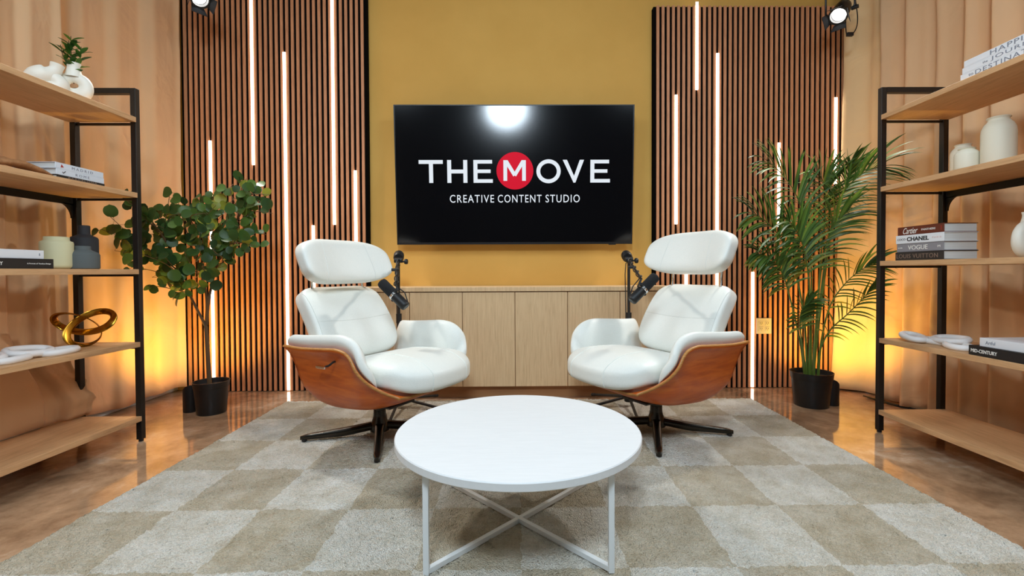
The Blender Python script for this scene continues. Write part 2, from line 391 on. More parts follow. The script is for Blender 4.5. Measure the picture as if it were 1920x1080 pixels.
# ------------------------------------------------------------------ slat wall panels and light strips
PITCH, SLW, YS = .0399, .0207, 3.44     # slat fronts stand at YS
def slat_panel(x0, n, z1, label):
    root = empty('slat_wall_panel', (x0 + n * PITCH / 2, YS + .03, 0), label=label, cat='slat panel', group='slatted wood wall panels')
    b = MB(); w = n * PITCH
    b.box((-w / 2 - .012, .0 - .0175, .0), (w / 2 + .012, .028, z1)); b.build('backing_board', M_felt, root)
    s = MB()
    for k in range(n):
        x = -w / 2 + (k + .5) * PITCH
        s.box((x - SLW / 2, -.03, .004), (x + SLW / 2, -.0175, z1 + .004))
    s.build('slats', M_slat, root, bevel=.0012, segs=1)
    return root
def led(px, y0, y1, x0, label):
    """a light strip in the groove nearest to that place"""
    p = at(px, (y0 + y1) / 2, YS); k = round((p.x - x0) / PITCH); x = x0 + k * PITCH
    z1 = at(px, y0, YS).z; z0 = max(.008, at(px, y1, YS).z)
    root = empty('light_strip', (x, YS, z0), label=label, cat='light strip', group='vertical light strips in the slat panels')
    MB().box((-.0098, -.004, 0), (.0098, -.0005, z1 - z0)).box((-.0072, -.0005, 0), (.0072, .008, z1 - z0)).build('diffuser', M_led, root)
    MB().box((-.0072, .008, 0), (.0072, .0124, z1 - z0)).build('channel', M_black, root)
LX0 = -1.140 - 34 * PITCH
slat_panel(LX0, 34, 3.0, 'tall brown slatted wood wall panel left of the television')
led(397, 264, 732, LX0, 'vertical light strip behind the trunk of the round-leaved tree')
led(473, -20, 309, LX0, 'light strip from above the frame, ending high over the round-leaved tree')
led(535, 98, 736, LX0, 'longest floor-reaching light strip just left of the left armchair')
led(586, 423, 600, LX0, 'light strip with only its tip showing over the left armchair headrest')
led(626, -20, 421, LX0, 'light strip from above the frame, ending above the left armchair headrest')
led(666, 320, 500, LX0, 'light strip nearest the television in the left slat panel')
RX0p = 1.0376; PITCH_L, PITCH = PITCH, .0391
slat_panel(RX0p, 37, 2.885, 'tall brown slatted wood wall panel right of the television')
led(1268, 178, 420, RX0p, 'light strip nearest the television in the right slat panel')
led(1303, 4, 168, RX0p, 'short light strip at the top edge of the right slat panel')
led(1345, 100, 640, RX0p, 'long light strip running down behind the right armchair headrest')
led(1289, 470, 640, RX0p, 'light strip seen only in the gap under the right armchair headrest')
led(1413, 510, 728, RX0p, 'floor-reaching light strip between right armchair and wall outlet')
led(1462, 268, 425, RX0p, 'short light strip behind the upper left palm fronds')
led(1566, 183, 345, RX0p, 'light strip beside the right curtain edge above the palm')

# wall outlet on the right slat panel
p = at(1432, 611, YS)
o = empty('wall_outlet', (p.x, YS, p.z), label='pale four-socket wall outlet plate on the right slat panel', cat='outlet')
MB().box((-.058, -.006, -.06), (.058, 0, .06)).build('cover_plate', M_outlet, o, bevel=.003)
for sx in (-1, 1):
    for sz in (-1, 1):
        s = MB().box((sx * .024 - .016, -.009, sz * .021 - .016), (sx * .024 + .016, -.006, sz * .021 + .016)).build('socket', M_outlet, o, bevel=.002)
        MB().box((sx * .024 - .008, -.0098, sz * .021 - .003), (sx * .024 - .005, -.009, sz * .021 + .007)).box((sx * .024 + .005, -.0098, sz * .021 - .003), (sx * .024 + .008, -.009, sz * .021 + .007)).box((sx * .024 - .002, -.0098, sz * .021 - .011), (sx * .024 + .002, -.009, sz * .021 - .007)).build('socket_slots', M_slot, s)

# ------------------------------------------------------------------ television
TVY = 3.365
c = at(965, 329, TVY); TW, TH = at(1188, 329, TVY).x - at(742, 329, TVY).x, at(965, 200, TVY).z - at(965, 458.5, TVY).z
tv = empty('television', (c.x, TVY, c.z), label='large black wall-mounted television showing a white and red logo', cat='television')
tv.rotation_euler = (math.radians(4.2), 0, 0)
MB().box((-TW / 2, .004, -TH / 2), (TW / 2, .034, TH / 2)).build('housing', M_bezel, tv, bevel=.004)
bz = .007
MB().box((-TW / 2 + bz, -.001, -TH / 2 + .016), (TW / 2 - bz, .0045, TH / 2 - bz)).build('screen', M_screen, tv)
fr = MB()
fr.box((-TW / 2, -.004, TH / 2 - bz), (TW / 2, .004, TH / 2)).box((-TW / 2, -.004, -TH / 2), (TW / 2, .004, -TH / 2 + .016))
fr.box((-TW / 2, -.004, -TH / 2 + .016), (-TW / 2 + bz, .004, TH / 2 - bz)).box((TW / 2 - bz, -.004, -TH / 2 + .016), (TW / 2, .004, TH / 2 - bz))
fr.build('bezel', M_bezel, tv)
MB().box((-.3, .034, -.2), (.3, .0735, .2)).bar((0, .07, .1), (0, YB - TVY + .002, .1), .2, .14).build('wall_bracket', M_black, tv)
MB().box((TW * .40, -.0045, -TH / 2 - .006), (TW * .43, .01, -TH / 2 + .003)).build('status_light_housing', M_bezel, tv)
# letters, built as strokes in television pixels (photograph scale) about the logo centre
K = TW / 446.0
def tvx(px): return (px - 965.0) * K
def tvz(py): return (329.0 - py) * K
def strokes(polys, name, m, y=-.0022):
    mb = MB(); M = Matrix(((1, 0, 0, 0), (0, 0, 1, y), (0, 1, 0, 0), (0, 0, 0, 1)))
    for P in polys: mb.prism([(tvx(a), tvz(b)) for a, b in P], -.0006, .0006, M)
    return mb.build(name, m, tv)
def rect(x0, y0, x1, y1): return [(x0, y0), (x1, y0), (x1, y1), (x0, y1)]
LT, LB = 300.5, 342.5; w = 7.0
strokes([rect(786, LT, 831, LT + w), rect(805, LT + w, 812.5, LB)], 'letter_t', M_txtw)
strokes([rect(839, LT, 846.5, LB), rect(869, LT, 876.5, LB), rect(846.5, 318, 869, 325)], 'letter_h', M_txtw)
strokes([rect(888, LT, 895.5, LB), rect(895.5, LT, 923, LT + 6.6), rect(895.5, 318, 920, 324.4), rect(895.5, LB - 6.6, 924, LB)], 'letter_e', M_txtw)
strokes([[(965.5 + 34.5 * math.cos(a * PI / 32), 320.5 + 34.5 * math.sin(a * PI / 32)) for a in range(64)]], 'logo_disc', M_txtr)
strokes([rect(944, 301, 951, 339), rect(979, 301, 986, 339), [(944, 301), (952, 301), (968, 327), (962.5, 331)], [(978, 301), (986, 301), (967.5, 331), (962.2, 327)]], 'letter_m', M_txtw, -.0036)
ring = []
for a in range(48):
    a0, a1 = a * PI / 24, (a + 1) * PI / 24
    ring.append([(1028.5 + 22.8 * math.cos(a0), 321.5 + 22 * math.sin(a0)), (1028.5 + 22.8 * math.cos(a1), 321.5 + 22 * math.sin(a1)),
                 (1028.5 + 15.6 * math.cos(a1), 321.5 + 14.8 * math.sin(a1)), (1028.5 + 15.6 * math.cos(a0), 321.5 + 14.8 * math.sin(a0))])
strokes(ring, 'letter_o', M_txtw)
strokes([[(1055, LT), (1063, LT), (1079.5, 337), (1075.5, LB)], [(1087, LT), (1095, LT), (1079, LB), (1075, LB), (1075, 334)]], 'letter_v', M_txtw)
strokes([rect(1107, LT, 1114.5, LB), rect(1114.5, LT, 1142, LT + 6.6), rect(1114.5, 318, 1139, 324.4), rect(1114.5, LB - 6.6, 1144, LB)], 'letter_e', M_txtw)
for wtx, xa, xb in (('CREATIVE', 843, 926), ('CONTENT', 933, 1015.5), ('STUDIO', 1023, 1087.5)):
    text_mesh(wtx, frame3((tvx(xa), -.0018, tvz(372)), (1, 0, 0), (0, 0, 1)), width=(xb - xa) * K, height=14.5 * K, spacing=1.18, bold=.002).build('subtitle_word', M_txtw, tv)

# ------------------------------------------------------------------ low cabinet under the television
CY = 3.20
x_seam = [at(px, 640, CY).x for px in (867, 966, 1064)]
DW = (x_seam[2] - x_seam[0]) / 2; cx = x_seam[1]
ztop = at(966, 538, CY).z; zdoor = at(966, 547, CY).z; zbot = at(966, 725, CY).z
cab = empty('cabinet', (cx, CY, 0), label='long low pale oak cabinet with six doors under the television', cat='cabinet')
W2 = 3 * DW
MB().box((-W2, .022, zbot), (W2, YB - CY - .001, zdoor)).build('carcass', M_oakd, cab)
MB().box((-W2 - .004, -.004, zdoor + .003), (W2 + .004, YB - CY - .001, ztop)).build('cabinet_top', M_oakv, cab, bevel=.002)
MB().box((-W2, .05, 0), (W2, YB - CY - .02, zbot)).build('plinth', M_oakd, cab)
for k in range(6):
    x = -W2 + k * DW
    MB().box((x + .0022, 0, zbot + .002), (x + DW - .0022, .02, zdoor - .004)).build('door', M_oakv, cab, bevel=.0015)

# ------------------------------------------------------------------ round coffee table
tabc = Vector((at(973, 985, 1.586).x, 1.586, .018))
tb = empty('coffee_table', tabc, label='round white coffee table with crossed metal base on the rug', cat='table')
TR, TZ1 = .423, .347 - .018
prof = [(0, TZ1 - .026), (TR - .003, TZ1 - .026), (TR, TZ1 - .023), (TR, TZ1 - .003), (TR - .003, TZ1), (0, TZ1)]
MB().lathe(prof, 128, Matrix.Translation((0, .014, 0)), caps=False).build('tabletop', M_tablew, tb, smooth=True, angle=30)
qx, qy = .270, .271
for sx, sy in ((-1, -1), (1, -1), (1, 1), (-1, 1)):
    MB().bar((sx * qx, sy * qy, 0), (sx * qx, sy * qy, TZ1 - .026), .017).build('leg', M_framew, tb, bevel=.001)
for s in (-1, 1):
    z = .0085 if s > 0 else .0092
    MB().bar((-qx * s, -qy, z), (qx * s, qy, z), .016, .016).build('cross_bar', M_framew, tb, bevel=.001)
    MB().bar((-qx * s, -qy, TZ1 - .034), (qx * s, qy, TZ1 - .034), .016, .014).build('top_rail', M_framew, tb, bevel=.001)

# ------------------------------------------------------------------ armchairs (local x = forward, y = the sitter's left)
def bez(p0, p1, p2, p3, t):
    return p0 * (1 - t) ** 3 + 3 * p1 * t * (1 - t) ** 2 + 3 * p2 * t * t * (1 - t) + p3 * t ** 3
TOPC = [(.405, .306), (.366, .328), (.322, .374), (.282, .440), (.238, .506), (.165, .530), (.06, .526), (-.10, .518), (-.228, .522)]
BOTC = [(.405, .299), (.36, .276), (.295, .252), (.20, .226), (.10, .211), (.0, .204), (-.07, .204), (-.13, .216), (-.185, .244)]
TOPV = [Vector((a, b, 0)) for a, b in TOPC]; BOTV = [Vector((a, b, 0)) for a, b in BOTC]
NS = 41
TOPS = spline(TOPV, NS); BOTS = spline(BOTV, NS)
def sample(L, s):
    t = max(0, min(1, s)) * (NS - 1); i = min(int(t), NS - 2); return L[i].lerp(L[i + 1], t - i)
def shell_pt(s, r, side):
    """s front to back, r 0 under the seat to 1 at the arm edge"""
    a = sample(BOTS, s); b = sample(TOPS, s)
    wid = lerp(.66, 1.0, smoothstep(0, .42, s))
    l = bez(.20, .365, .30, .398, r) * wid
    h = bez(0, .02, .72, 1, r)
    p = a.lerp(b, h)
    return Vector((p.x, side * l, p.y))
def shell_n(s, r, side):
    e = .01
    du = shell_pt(min(1, s + e), r, side) - shell_pt(max(0, s - e), r, side)
    dv = shell_pt(s, min(1, r + e), side) - shell_pt(s, max(0, r - e), side)
    n = du.cross(dv).normalized()
    # towards the sitter
    if n.y * side > 0 or (abs(n.y) < .2 and n.z < 0): n = -n
    return n
def build_chair():
    ch = empty('lounge_armchair', (0, 0, 0))
    # plywood shell: left wing, bottom, right wing in one sheet
    sh = MB(); nr = 18; ns = 36
    cols = [(1 - i / nr, 1) for i in range(nr + 1)] + [(None, t) for t in (.5, 0, -.5)] + [(i / nr, -1) for i in range(nr + 1)]
    def shp(i, j):
        s = i / (ns - 1); r, sd = cols[j]
        if r is None:
            p = shell_pt(s, 0, 1); return Vector((p.x, p.y * sd, p.z))
        return shell_pt(s, r, sd)
    sh.grid(shp, ns, len(cols))
    sho = sh.build('shell', [M_ply, M_plyedge], ch, smooth=True, angle=180)
    m = sho.modifiers.new('solid', 'SOLIDIFY'); m.thickness = .013; m.offset = 0; m.material_offset_rim = 1
    # arm pads
    for sd in (1, -1):
        pad = MB(); n1, n2 = 30, 26
        S0, S1 = .25, 1.0
        def padp(i, j, sd=sd):
            u = i / (n1 - 1); s = lerp(S0, S1, u)
            a = 2 * PI * j / n2
            # cross-section: closed loop hugging the shell from low inside to over the rim
            end = math.sin(PI * min(1, max(0, u))) ** .16 if 0 < u < 1 else 0.0
            rlow = lerp(.72, .42, smoothstep(0, .3, u))
            ca, sa = math.cos(a), math.sin(a)
            rr = lerp(rlow, 1.0, .5 + .5 * math.copysign(abs(ca) ** .8, ca))
            th = .5 + .5 * math.copysign(abs(sa) ** .7, sa)
            thick = lerp(.03, .056, smoothstep(0, .4, u)) * (.25 + .75 * end)
            base = shell_pt(s, rr, sd); nn = shell_n(s, min(rr, .97), sd)
            p = base + nn * (.007 + thick * th)
            lift = smoothstep(.80, 1.0, rr) * .042 * (.35 + .65 * end)
            p.z += lift * (.35 + .65 * th if True else 1); 
            p.y += sd * .012 * smoothstep(.85, 1, rr) * end * (1 - th)
            return p
        pad.grid(padp, n1, n2, cv=True, caps=True)
        pad.build('arm_pad', M_leather, ch, smooth=True, angle=180, sub=1)
    # seat
    def seat_fn(u, v, w):
        f = .19 + .312 * u
        wd = .262 + .024 * smoothstep(-.2, .7, u)
        z = .385 + .074 * w + .004 * u
        z += .016 * (1 - v * v) * (1 - u * u) * (1 if w > 0 else 0)
        if w > 0: z -= .03 * smoothstep(.2, -1, u)
        z -= .022 * smoothstep(.5, 1.05, u) * (1 if w > 0 else 1.2)
        f -= .035 * v * v * smoothstep(.2, 1, u)
        return (f, wd * v, z)
    MB().cushion(seat_fn, 26, 3.6).build('seat_cushion', M_leather, ch, smooth=True, angle=180)
    def on(fn, k, u, v, w=None, side=1, lift=.001):
        """point of the pillow surface"""
        if w is None: w = side * max(0, 1 - abs(u) ** k - abs(v) ** k) ** (1 / k)
        return Vector(fn(u, v, w))
    for sd in (1, -1):
        pts = []
        for i in range(40):
            a = lerp(-.5, PI * .75, i / 39); u = math.cos(a) * .97; w = math.sin(a) * .97
            q = (abs(u) ** 3.6 + abs(w) ** 3.6) ** (1 / 3.6); u, w = u / q * .985, w / q * .985
            v = max(0, 1 - abs(u) ** 3.6 - abs(w) ** 3.6) ** (1 / 3.6)
            pts.append(Vector(seat_fn(u, sd * max(v, .2), w)))
        MB().tube(pts, .0026, 6).build('seat_piping', M_leather, ch, smooth=True)
    # backrest
    LEAN = math.radians(29)
    def back_fn(u, v, w):
        h = .225 + .225 * v                      # along the leaning back, from the seat
        hw = lerp(.266, .258, smoothstep(-1, 1, v))
        cur = .03 * (v + .25) ** 2               # lumbar: belly forward in the lower middle
        d = .062 * w + .012 * (1 - u * u) * (1 if w > 0 else 0) - cur + .03 * u * u
        l = hw * u
        x = -.135 + d * math.cos(LEAN) - h * math.sin(LEAN)
        z = .402 + d * math.sin(LEAN) + h * math.cos(LEAN)
        return (x, l, z)
    MB().cushion(back_fn, 26, 5.0).build('backrest', M_leather, ch, smooth=True, angle=180)
    seam = [on(back_fn, 5, lerp(-.94, .94, i / 30), -.10 + .05 * (lerp(-1, 1, i / 30)) ** 2) for i in range(31)]
    MB().tube(seam, .0016, 6).build('backrest_seam', M_seam, ch, smooth=True)
    for sd in (1, -1):
        sm = [on(back_fn, 5, sd * .93, lerp(-.7, .77, i / 24)) for i in range(25)]
        MB().tube(sm, .0018, 6).build('backrest_seam', M_seam, ch, smooth=True)
    # headrest
    def head_fn(u, v, w):
        l = .292 * u
        hh = .122 * (1 - .22 * abs(u) ** 4)
        x = -.318 + .072 * w * (1 - .1 * u * u) + .085 * u * u - .05 * v
        return (x, l, .936 + hh * v + .012 * w)
    hd = MB().cushion(head_fn, 26, 4.0).build('headrest', M_leather, ch, smooth=True, angle=180)
    for sd in (1, -1):
        sm = [on(head_fn, 4.0, sd * (.52 + .03 * math.cos(i / 24 * PI)), lerp(-.97, .97, i / 24)) for i in range(25)]
        MB().tube(sm, .0014, 6).build('headrest_seam', M_seam, hd, smooth=True)
    for sd in (1, -1):
        MB().tube([(-.30, sd * .17, .74), (-.32, sd * .17, .80), (-.335, sd * .17, .92)], .006, 8, flat=(1.3, .7)).build('headrest_bracket', M_chrome, ch, smooth=True)
    # base
    MB().lathe([(.0, .022), (.05, .022), (.05, .05), (.043, .07), (.037, .085), (.033, .105), (.032, .132), (.0315, .134), (.029, .135), (.029, .158), (.024, .159), (.024, .19), (0, .19)], 32).build('column', M_bronze, ch, smooth=True, angle=35)
    pl = MB().box((-.16, -.09, .178), (.17, .09, .19)).box((-.15, -.05, .172), (-.13, -.03, .18)).box((-.05, -.05, .166), (.05, .05, .182))
    pl.build('mechanism_plate', M_black, ch, bevel=.003)
    for k in range(4):
        a = PI / 4 + k * PI / 2; d = Vector((math.cos(a), math.sin(a), 0)); e = Vector((-d.y, d.x, 0))
        lg = MB(); nL = 16; nC = 12
        def lp(i, j):
            t = i / (nL - 1); rad = lerp(.015, .388, t)
            zt = lerp(.074, .033, t ** .75); zb = lerp(.028, .008, smoothstep(0, .5, t)) if t < .9 else .008
            wdt = lerp(.026, .0165, t)
            if i == nL - 1: rad += .006; wdt *= .5; zt -= .006
            b = 2 * PI * j / nC; cy, cz = math.cos(b), math.sin(b)
            cy = math.copysign(abs(cy) ** .6, cy); cz = math.copysign(abs(cz) ** .6, cz)
            return d * rad + e * wdt * cy + Vector((0, 0, (zt + zb) / 2 + (zt - zb) / 2 * cz))
        lg.grid(lp, nL, nC, cv=True, caps=True)
        lo = lg.build('base_leg', M_bronze, ch, smooth=True, angle=60)
        MB().cyl(d * .375 + Vector((0, 0, 0)), d * .375 + Vector((0, 0, .012)), .014, 12).build('glide', M_blackp, lo)
    # recline lever on the sitter's right
    r0 = shell_pt(.66, .82, -1); r0.y -= .006
    lv = MB().tube([r0 + Vector((0, .012, 0)), r0 + Vector((0, -.012, -.004)), r0 + Vector((-.012, -.024, -.018)), r0 + Vector((-.03, -.03, -.024))], .005, 8).build('lever', M_blackp, ch, smooth=True)
    MB().box(r0 + Vector((-.085, -.042, -.034)), r0 + Vector((-.02, -.018, -.022))).build('lever_paddle', M_chrome, lv, bevel=.003)
    return ch
RUGZ = .02
ch1 = build_chair()
ch1.location = (-.756, 2.464, RUGZ); ch1.rotation_euler = (0, 0, math.radians(-30))
tag(ch1, 'white leather and walnut shell lounge chair left of the table, with side lever', 'armchair', 'pair of white lounge armchairs')
ch2 = copy_tree(ch1)
ch2.location = (.760, 2.50, RUGZ); ch2.rotation_euler = (0, 0, math.radians(210))
tag(ch2, 'white leather and walnut shell lounge chair on the palm side, headrest raised', 'armchair', 'pair of white lounge armchairs')
for k in kids(ch2):
    if k.name.split('.')[0] == 'headrest': k.location = (-.012, 0, .045)

# ------------------------------------------------------------------ microphones on low boom stands
def boom(name, base, miccen, micdir, side, label_s, label_m):
    st = empty('microphone_stand', base, label=label_s, cat='microphone stand', group='low boom microphone stands')
    B = Vector(base); L = lambda p: Vector(p) - B
    top = B + Vector((0, 0, .955))
    MB().cyl((0, 0, .05), (0, 0, .60), .013, 16).build('lower_tube', M_black, st, smooth=True)
    MB().cyl((0, 0, .56), (0, 0, .955), .0095, 16).build('upper_tube', M_black, st, smooth=True)
    MB().cyl((0, 0, .55), (0, 0, .61), .018, 16).build('height_clutch', M_blackp, st, smooth=True)
    MB().lathe([(0, .03), (.028, .03), (.03, .04), (.03, .075), (.022, .09), (0, .09)], 20).build('tripod_hub', M_black, st, smooth=True)
    for a in (-90 - side * 75, -90 - side * 4, 90 + side * 40):
        d = Vector((math.cos(math.radians(a)), math.sin(math.radians(a)), 0))
        lg = MB().cyl(d * .02 + Vector((0, 0, .06)), d * .30 + Vector((0, 0, .012)), .009, 10).build('tripod_leg', M_black, st, smooth=True)
        MB().cyl(d * .285 + Vector((0, 0, .0145)), d * .315 + Vector((0, 0, .0095)), .0105, 10).build('rubber_foot', M_blackp, lg, smooth=True)
    mc = Vector(miccen); md = Vector(micdir).normalized()
    yoke = mc + Vector((side * -.0, .05, .05))
    d = (yoke - top).normalized()
    back = top - d * .10
    bm = MB().tube([L(back), L(yoke)], .007, 10).build('boom_arm', M_black, st, smooth=True)
    MB().tube([L(back - d * .045), L(back - d * .035), L(back + d * .03), L(back + d * .04)], [.030, .034, .034, .028], 20).build('counterweight', M_blackp, bm, smooth=True, angle=50)
    MB().cyl(L(top + Vector((-.025, 0, 0))), L(top + Vector((.025, 0, 0))), .016, 14).build('swivel_clamp', M_blackp, st, smooth=True)
    kb = MB().cyl(L(top + Vector((.022, 0, -.008))), L(top + Vector((.045, 0, -.008))), .006, 10)
    kb.lathe([(0, 0), (.015, 0), (.017, .004), (.017, .016), (.014, .02), (0, .02)], 10, Matrix.Translation(L(top + Vector((.04, 0, -.008)))) @ Matrix.Rotation(PI / 2, 4, 'Y'))
    kb.build('clamp_knob', M_blackp, st, smooth=True)
    k2 = top + d * .22
    MB().cyl(L(k2 + Vector((-.035, 0, 0))), L(k2 + Vector((.012, 0, 0))), .009, 10).build('boom_knob', M_blackp, st, smooth=True)
    # cable wound along the boom and down the pole
    pts = []
    sdv = d.cross(Vector((0, 0, 1))).normalized(); upv = sdv.cross(d)
    for i in range(60):
        t = i / 59; a = t * 2 * PI * 4.5
        pts.append(L(yoke.lerp(top, t) + (sdv * math.cos(a) + upv * math.sin(a)) * .0115))
    pts = [L(mc - md * .085 + Vector((0, .01, -.004))), L(mc - md * .105 + Vector((0, .03, .02))), L(mc - md * .07 + Vector((0, .05, .055)))] + pts
    pts += [Vector((-.016, 0.012, .93)), Vector((-.02, .016, .86)), Vector((-.016, .014, .6)), Vector((-.018, .014, .3)), Vector((-.03, .03, .12)), Vector((-.05, .06, .02))]
    MB().tube(pts, .0032, 6).build('cable', M_blackp, st, smooth=True)
    # microphone: a thing of its own, held by the stand
    mi = empty('microphone', mc, label=label_m, cat='microphone', group='black broadcast microphones')
    mi.rotation_euler = md.to_track_quat('Z', 'Y').to_euler()
    MB().lathe([(0, .0), (.0265, .0), (.0275, .004), (.0275, .088), (.025, .097), (.018, .101), (0, .102)], 28).build('foam_windscreen', M_foam, mi, smooth=True, angle=50)
    MB().lathe([(0, -.098), (.022, -.098), (.0255, -.094), (.0265, -.085), (.0265, -.004), (.0245, 0), (0, 0)], 28).build('body', M_blackp, mi, smooth=True, angle=40)
    MB().lathe([(0, -.1), (.017, -.1), (.019, -.0982), (0, -.0982)], 24).build('end_badge', M_bronze, mi, smooth=True, angle=40)
    MB().lathe([(.0265, -.012), (.029, -.010), (.029, .000), (.0265, .002)], 28, caps=False).build('collar_ring', M_chrome, mi, smooth=True)
    inv = (Matrix.Translation(mc) @ mi.rotation_euler.to_matrix().to_4x4()).inverted()
    yl = inv @ yoke
    # U-shaped yoke round the body, towards the boom end
    yd = Vector((yl.x, yl.y, 0)).normalized(); ys = Vector((-yd.y, yd.x, 0))
    arc = [ys * .034 * math.cos(a) + yd * .034 * math.sin(a) + Vector((0, 0, -.006)) for a in [PI * i / 16 for i in range(17)]]
    MB().tube(arc, .0035, 8, flat=(1.8, .8)).build('yoke', M_black, mi, smooth=True)
    MB().cyl(yd * .034 + Vector((0, 0, -.006)), yl, .006, 10).build('yoke_stem', M_black, mi, smooth=True)
    for s in (1, -1):
        MB().cyl(ys * s * .026 + Vector((0, 0, -.006)), ys * s * .047 + Vector((0, 0, -.006)), .008, 12).build('yoke_knob', M_blackp, mi, smooth=True)
p1 = at(748, 600, 2.95); p2 = at(1179, 600, 2.95)
boom('l', (p1.x, 2.95, RUGZ - .003), at(738, 552, 2.42), (-.72, .22, .66), -1,
     'black boom microphone stand behind the left armchair by the cabinet', 'black broadcast microphone hanging before the left armchair backrest')
boom('r', (p2.x, 2.95, RUGZ - .003), at(1207, 541, 2.42), (.72, .22, .66), 1,
     'black boom microphone stand behind the right armchair by the cabinet', 'black broadcast microphone hanging before the right armchair backrest')

# ------------------------------------------------------------------ shelving units
SHZ = [1.716, 1.320, .918, .533, .138]     # board tops, left unit
SHR = [1.741, 1.350, .946, .524, .129]     # board tops, right unit
SH_T = .026
def shelf_unit(xin, xout, y0, y1, label, SHZ, ht):
    """xin the room-side face, xout the curtain side; far end at y1"""
    sg = 1 if xin > xout else -1
    root = empty('shelving_unit', ((xin + xout) / 2, (y0 + y1) / 2, 0), label=label, cat='shelf', group='open shelving units along the curtains')
    O = Vector(root.location); T = .028
    for y in (y1 - T / 2, y0 + T / 2):
        for x in (xin - sg * T / 2, xout + sg * T / 2):
            po = MB().box((x - T / 2 - O.x, y - T / 2 - O.y, .012), (x + T / 2 - O.x, y + T / 2 - O.y, ht)).build('post', M_black, root, bevel=.0015)
            MB().cyl((x - O.x, y - O.y, 0), (x - O.x, y - O.y, .0125), .011, 12).build('foot', M_blackp, po)
        b = MB()
        b.box((min(xin, xout) + T - O.x, y - T / 2 - O.y, ht - T), (max(xin, xout) - T - O.x, y + T / 2 - O.y, ht)); b.build('end_rail', M_black, root)
        for z in SHZ:
            MB().box((min(xin, xout) + T - O.x, y - .006 - O.y, z - SH_T - .012), (max(xin, xout) - T - O.x, y + .006 - O.y, z - SH_T)).build('shelf_support', M_black, root)
    # back rail with rounded gussets under the second board
    zt = SHZ[1] - SH_T - .001; xb = xout + sg * .012
    MB().box((min(xb, xb - sg * .012) - O.x, y0 + T - O.y, zt - .035), (max(xb, xb - sg * .012) - O.x, y1 - T - O.y, zt)).build('back_rail', M_black, root)
    for yy, s in ((y1 - T, -1), (y0 + T, 1)):
        pts = [(0, 0)] + [(s * (.07 - .07 * math.sin(a)), -.035 - .07 + .07 * math.cos(a)) for a in [i * PI / 2 / 8 for i in range(9)]][::-1]
        pts = [(0, -.03), (s * .075, -.03)] + [(s * (.075 - .07 * math.sin(a)), -.03 - .075 + .075 * math.cos(a)) for a in [i * PI / 2 / 8 for i in range(1, 9)]] + [(0, -.105)]
        M = Matrix(((0, 0, 1, 0), (1, 0, 0, 0), (0, 1, 0, 0), (0, 0, 0, 1)))
        MB().prism(pts, 0, .012, Matrix.Translation((min(xb, xb - sg * .012) - O.x, yy - O.y, zt)) @ M).build('corner_gusset', M_black, root)
    for z in SHZ:
        # board, notched past the posts: its room-side edge runs flush with the posts
        xa = xin + sg * .004; xc = xout
        MB().box((min(xa, xc) - O.x, y0 + T + .001 - O.y, z - SH_T), (max(xa, xc) - O.x, y1 - T - .001 - O.y, z)).build('shelf_board', M_oak, root, bevel=.0012)
    return root
pl_ = at(265, 815, 2.44); pr_ = at(1647, 800, 2.49)
SLX, SRX = pl_.x + .012, pr_.x - .012
LY1, RY1s = 2.455, 2.50
shelf_unit(SLX, SLX - .345, 1.02, LY1, 'black framed shelving unit with wooden boards on the left, by the round-leaved tree', SHZ, 1.87)
shelf_unit(SRX, SRX + .37, 1.02, RY1s, 'black framed shelving unit with wooden boards on the right, by the palm', SHR, 1.892)

# ------------------------------------------------------------------ curtains
def curtain(name, path, z0, z1, fold, label, m, amp=.03, lam=.17, seed=0, nz_=40, step=.01, push=None, skew=.8, group='floor-length curtains'):
    """path: plan polyline; folds run across it; push(s, h, p) shifts the cloth"""
    P = [Vector((a, b, 0)) for a, b in path]; L = [0]
    for a, b in zip(P, P[1:]): L.append(L[-1] + (b - a).length)
    n = int(L[-1] / step) + 1
    mb = MB()
    def fn(i, j):
        s = L[-1] * i / (n - 1); h = j / (nz_ - 1)                # h 0 at the hem
        k = 0
        while k < len(P) - 2 and s > L[k + 1]: k += 1
        t = (s - L[k]) / (L[k + 1] - L[k]); p = P[k].lerp(P[k + 1], t)
        d = (P[k + 1] - P[k]).normalized(); nrm = Vector((d.y, -d.x, 0))
        ph = s / lam * 2 * PI + 1.6 * noise.noise((s * 2.1, seed, h * .5))
        A = amp * (.55 + .75 * abs(noise.noise((s * 1.7, seed + 9, h * .7))) + .35 * noise.noise((s * 3.3, seed + 4, h)))
        w = math.sin(ph + skew * math.sin(ph)); w = math.copysign(abs(w) ** .8, w)
        p = p + nrm * (A * w + .02 * noise.noise((s * 1.2, seed + 2, h * 2.2)) + .006 * noise.noise((s * 7, seed, h * 9)))
        p.z = lerp(z0, z1, h)
        if push: p = push(s / L[-1], h, p)
        return p
    mb.grid(fn, n, nz_)
    o = mb.build(name, m, smooth=True, angle=180, solid=.004)
    return tag(o, label, 'curtain', group)
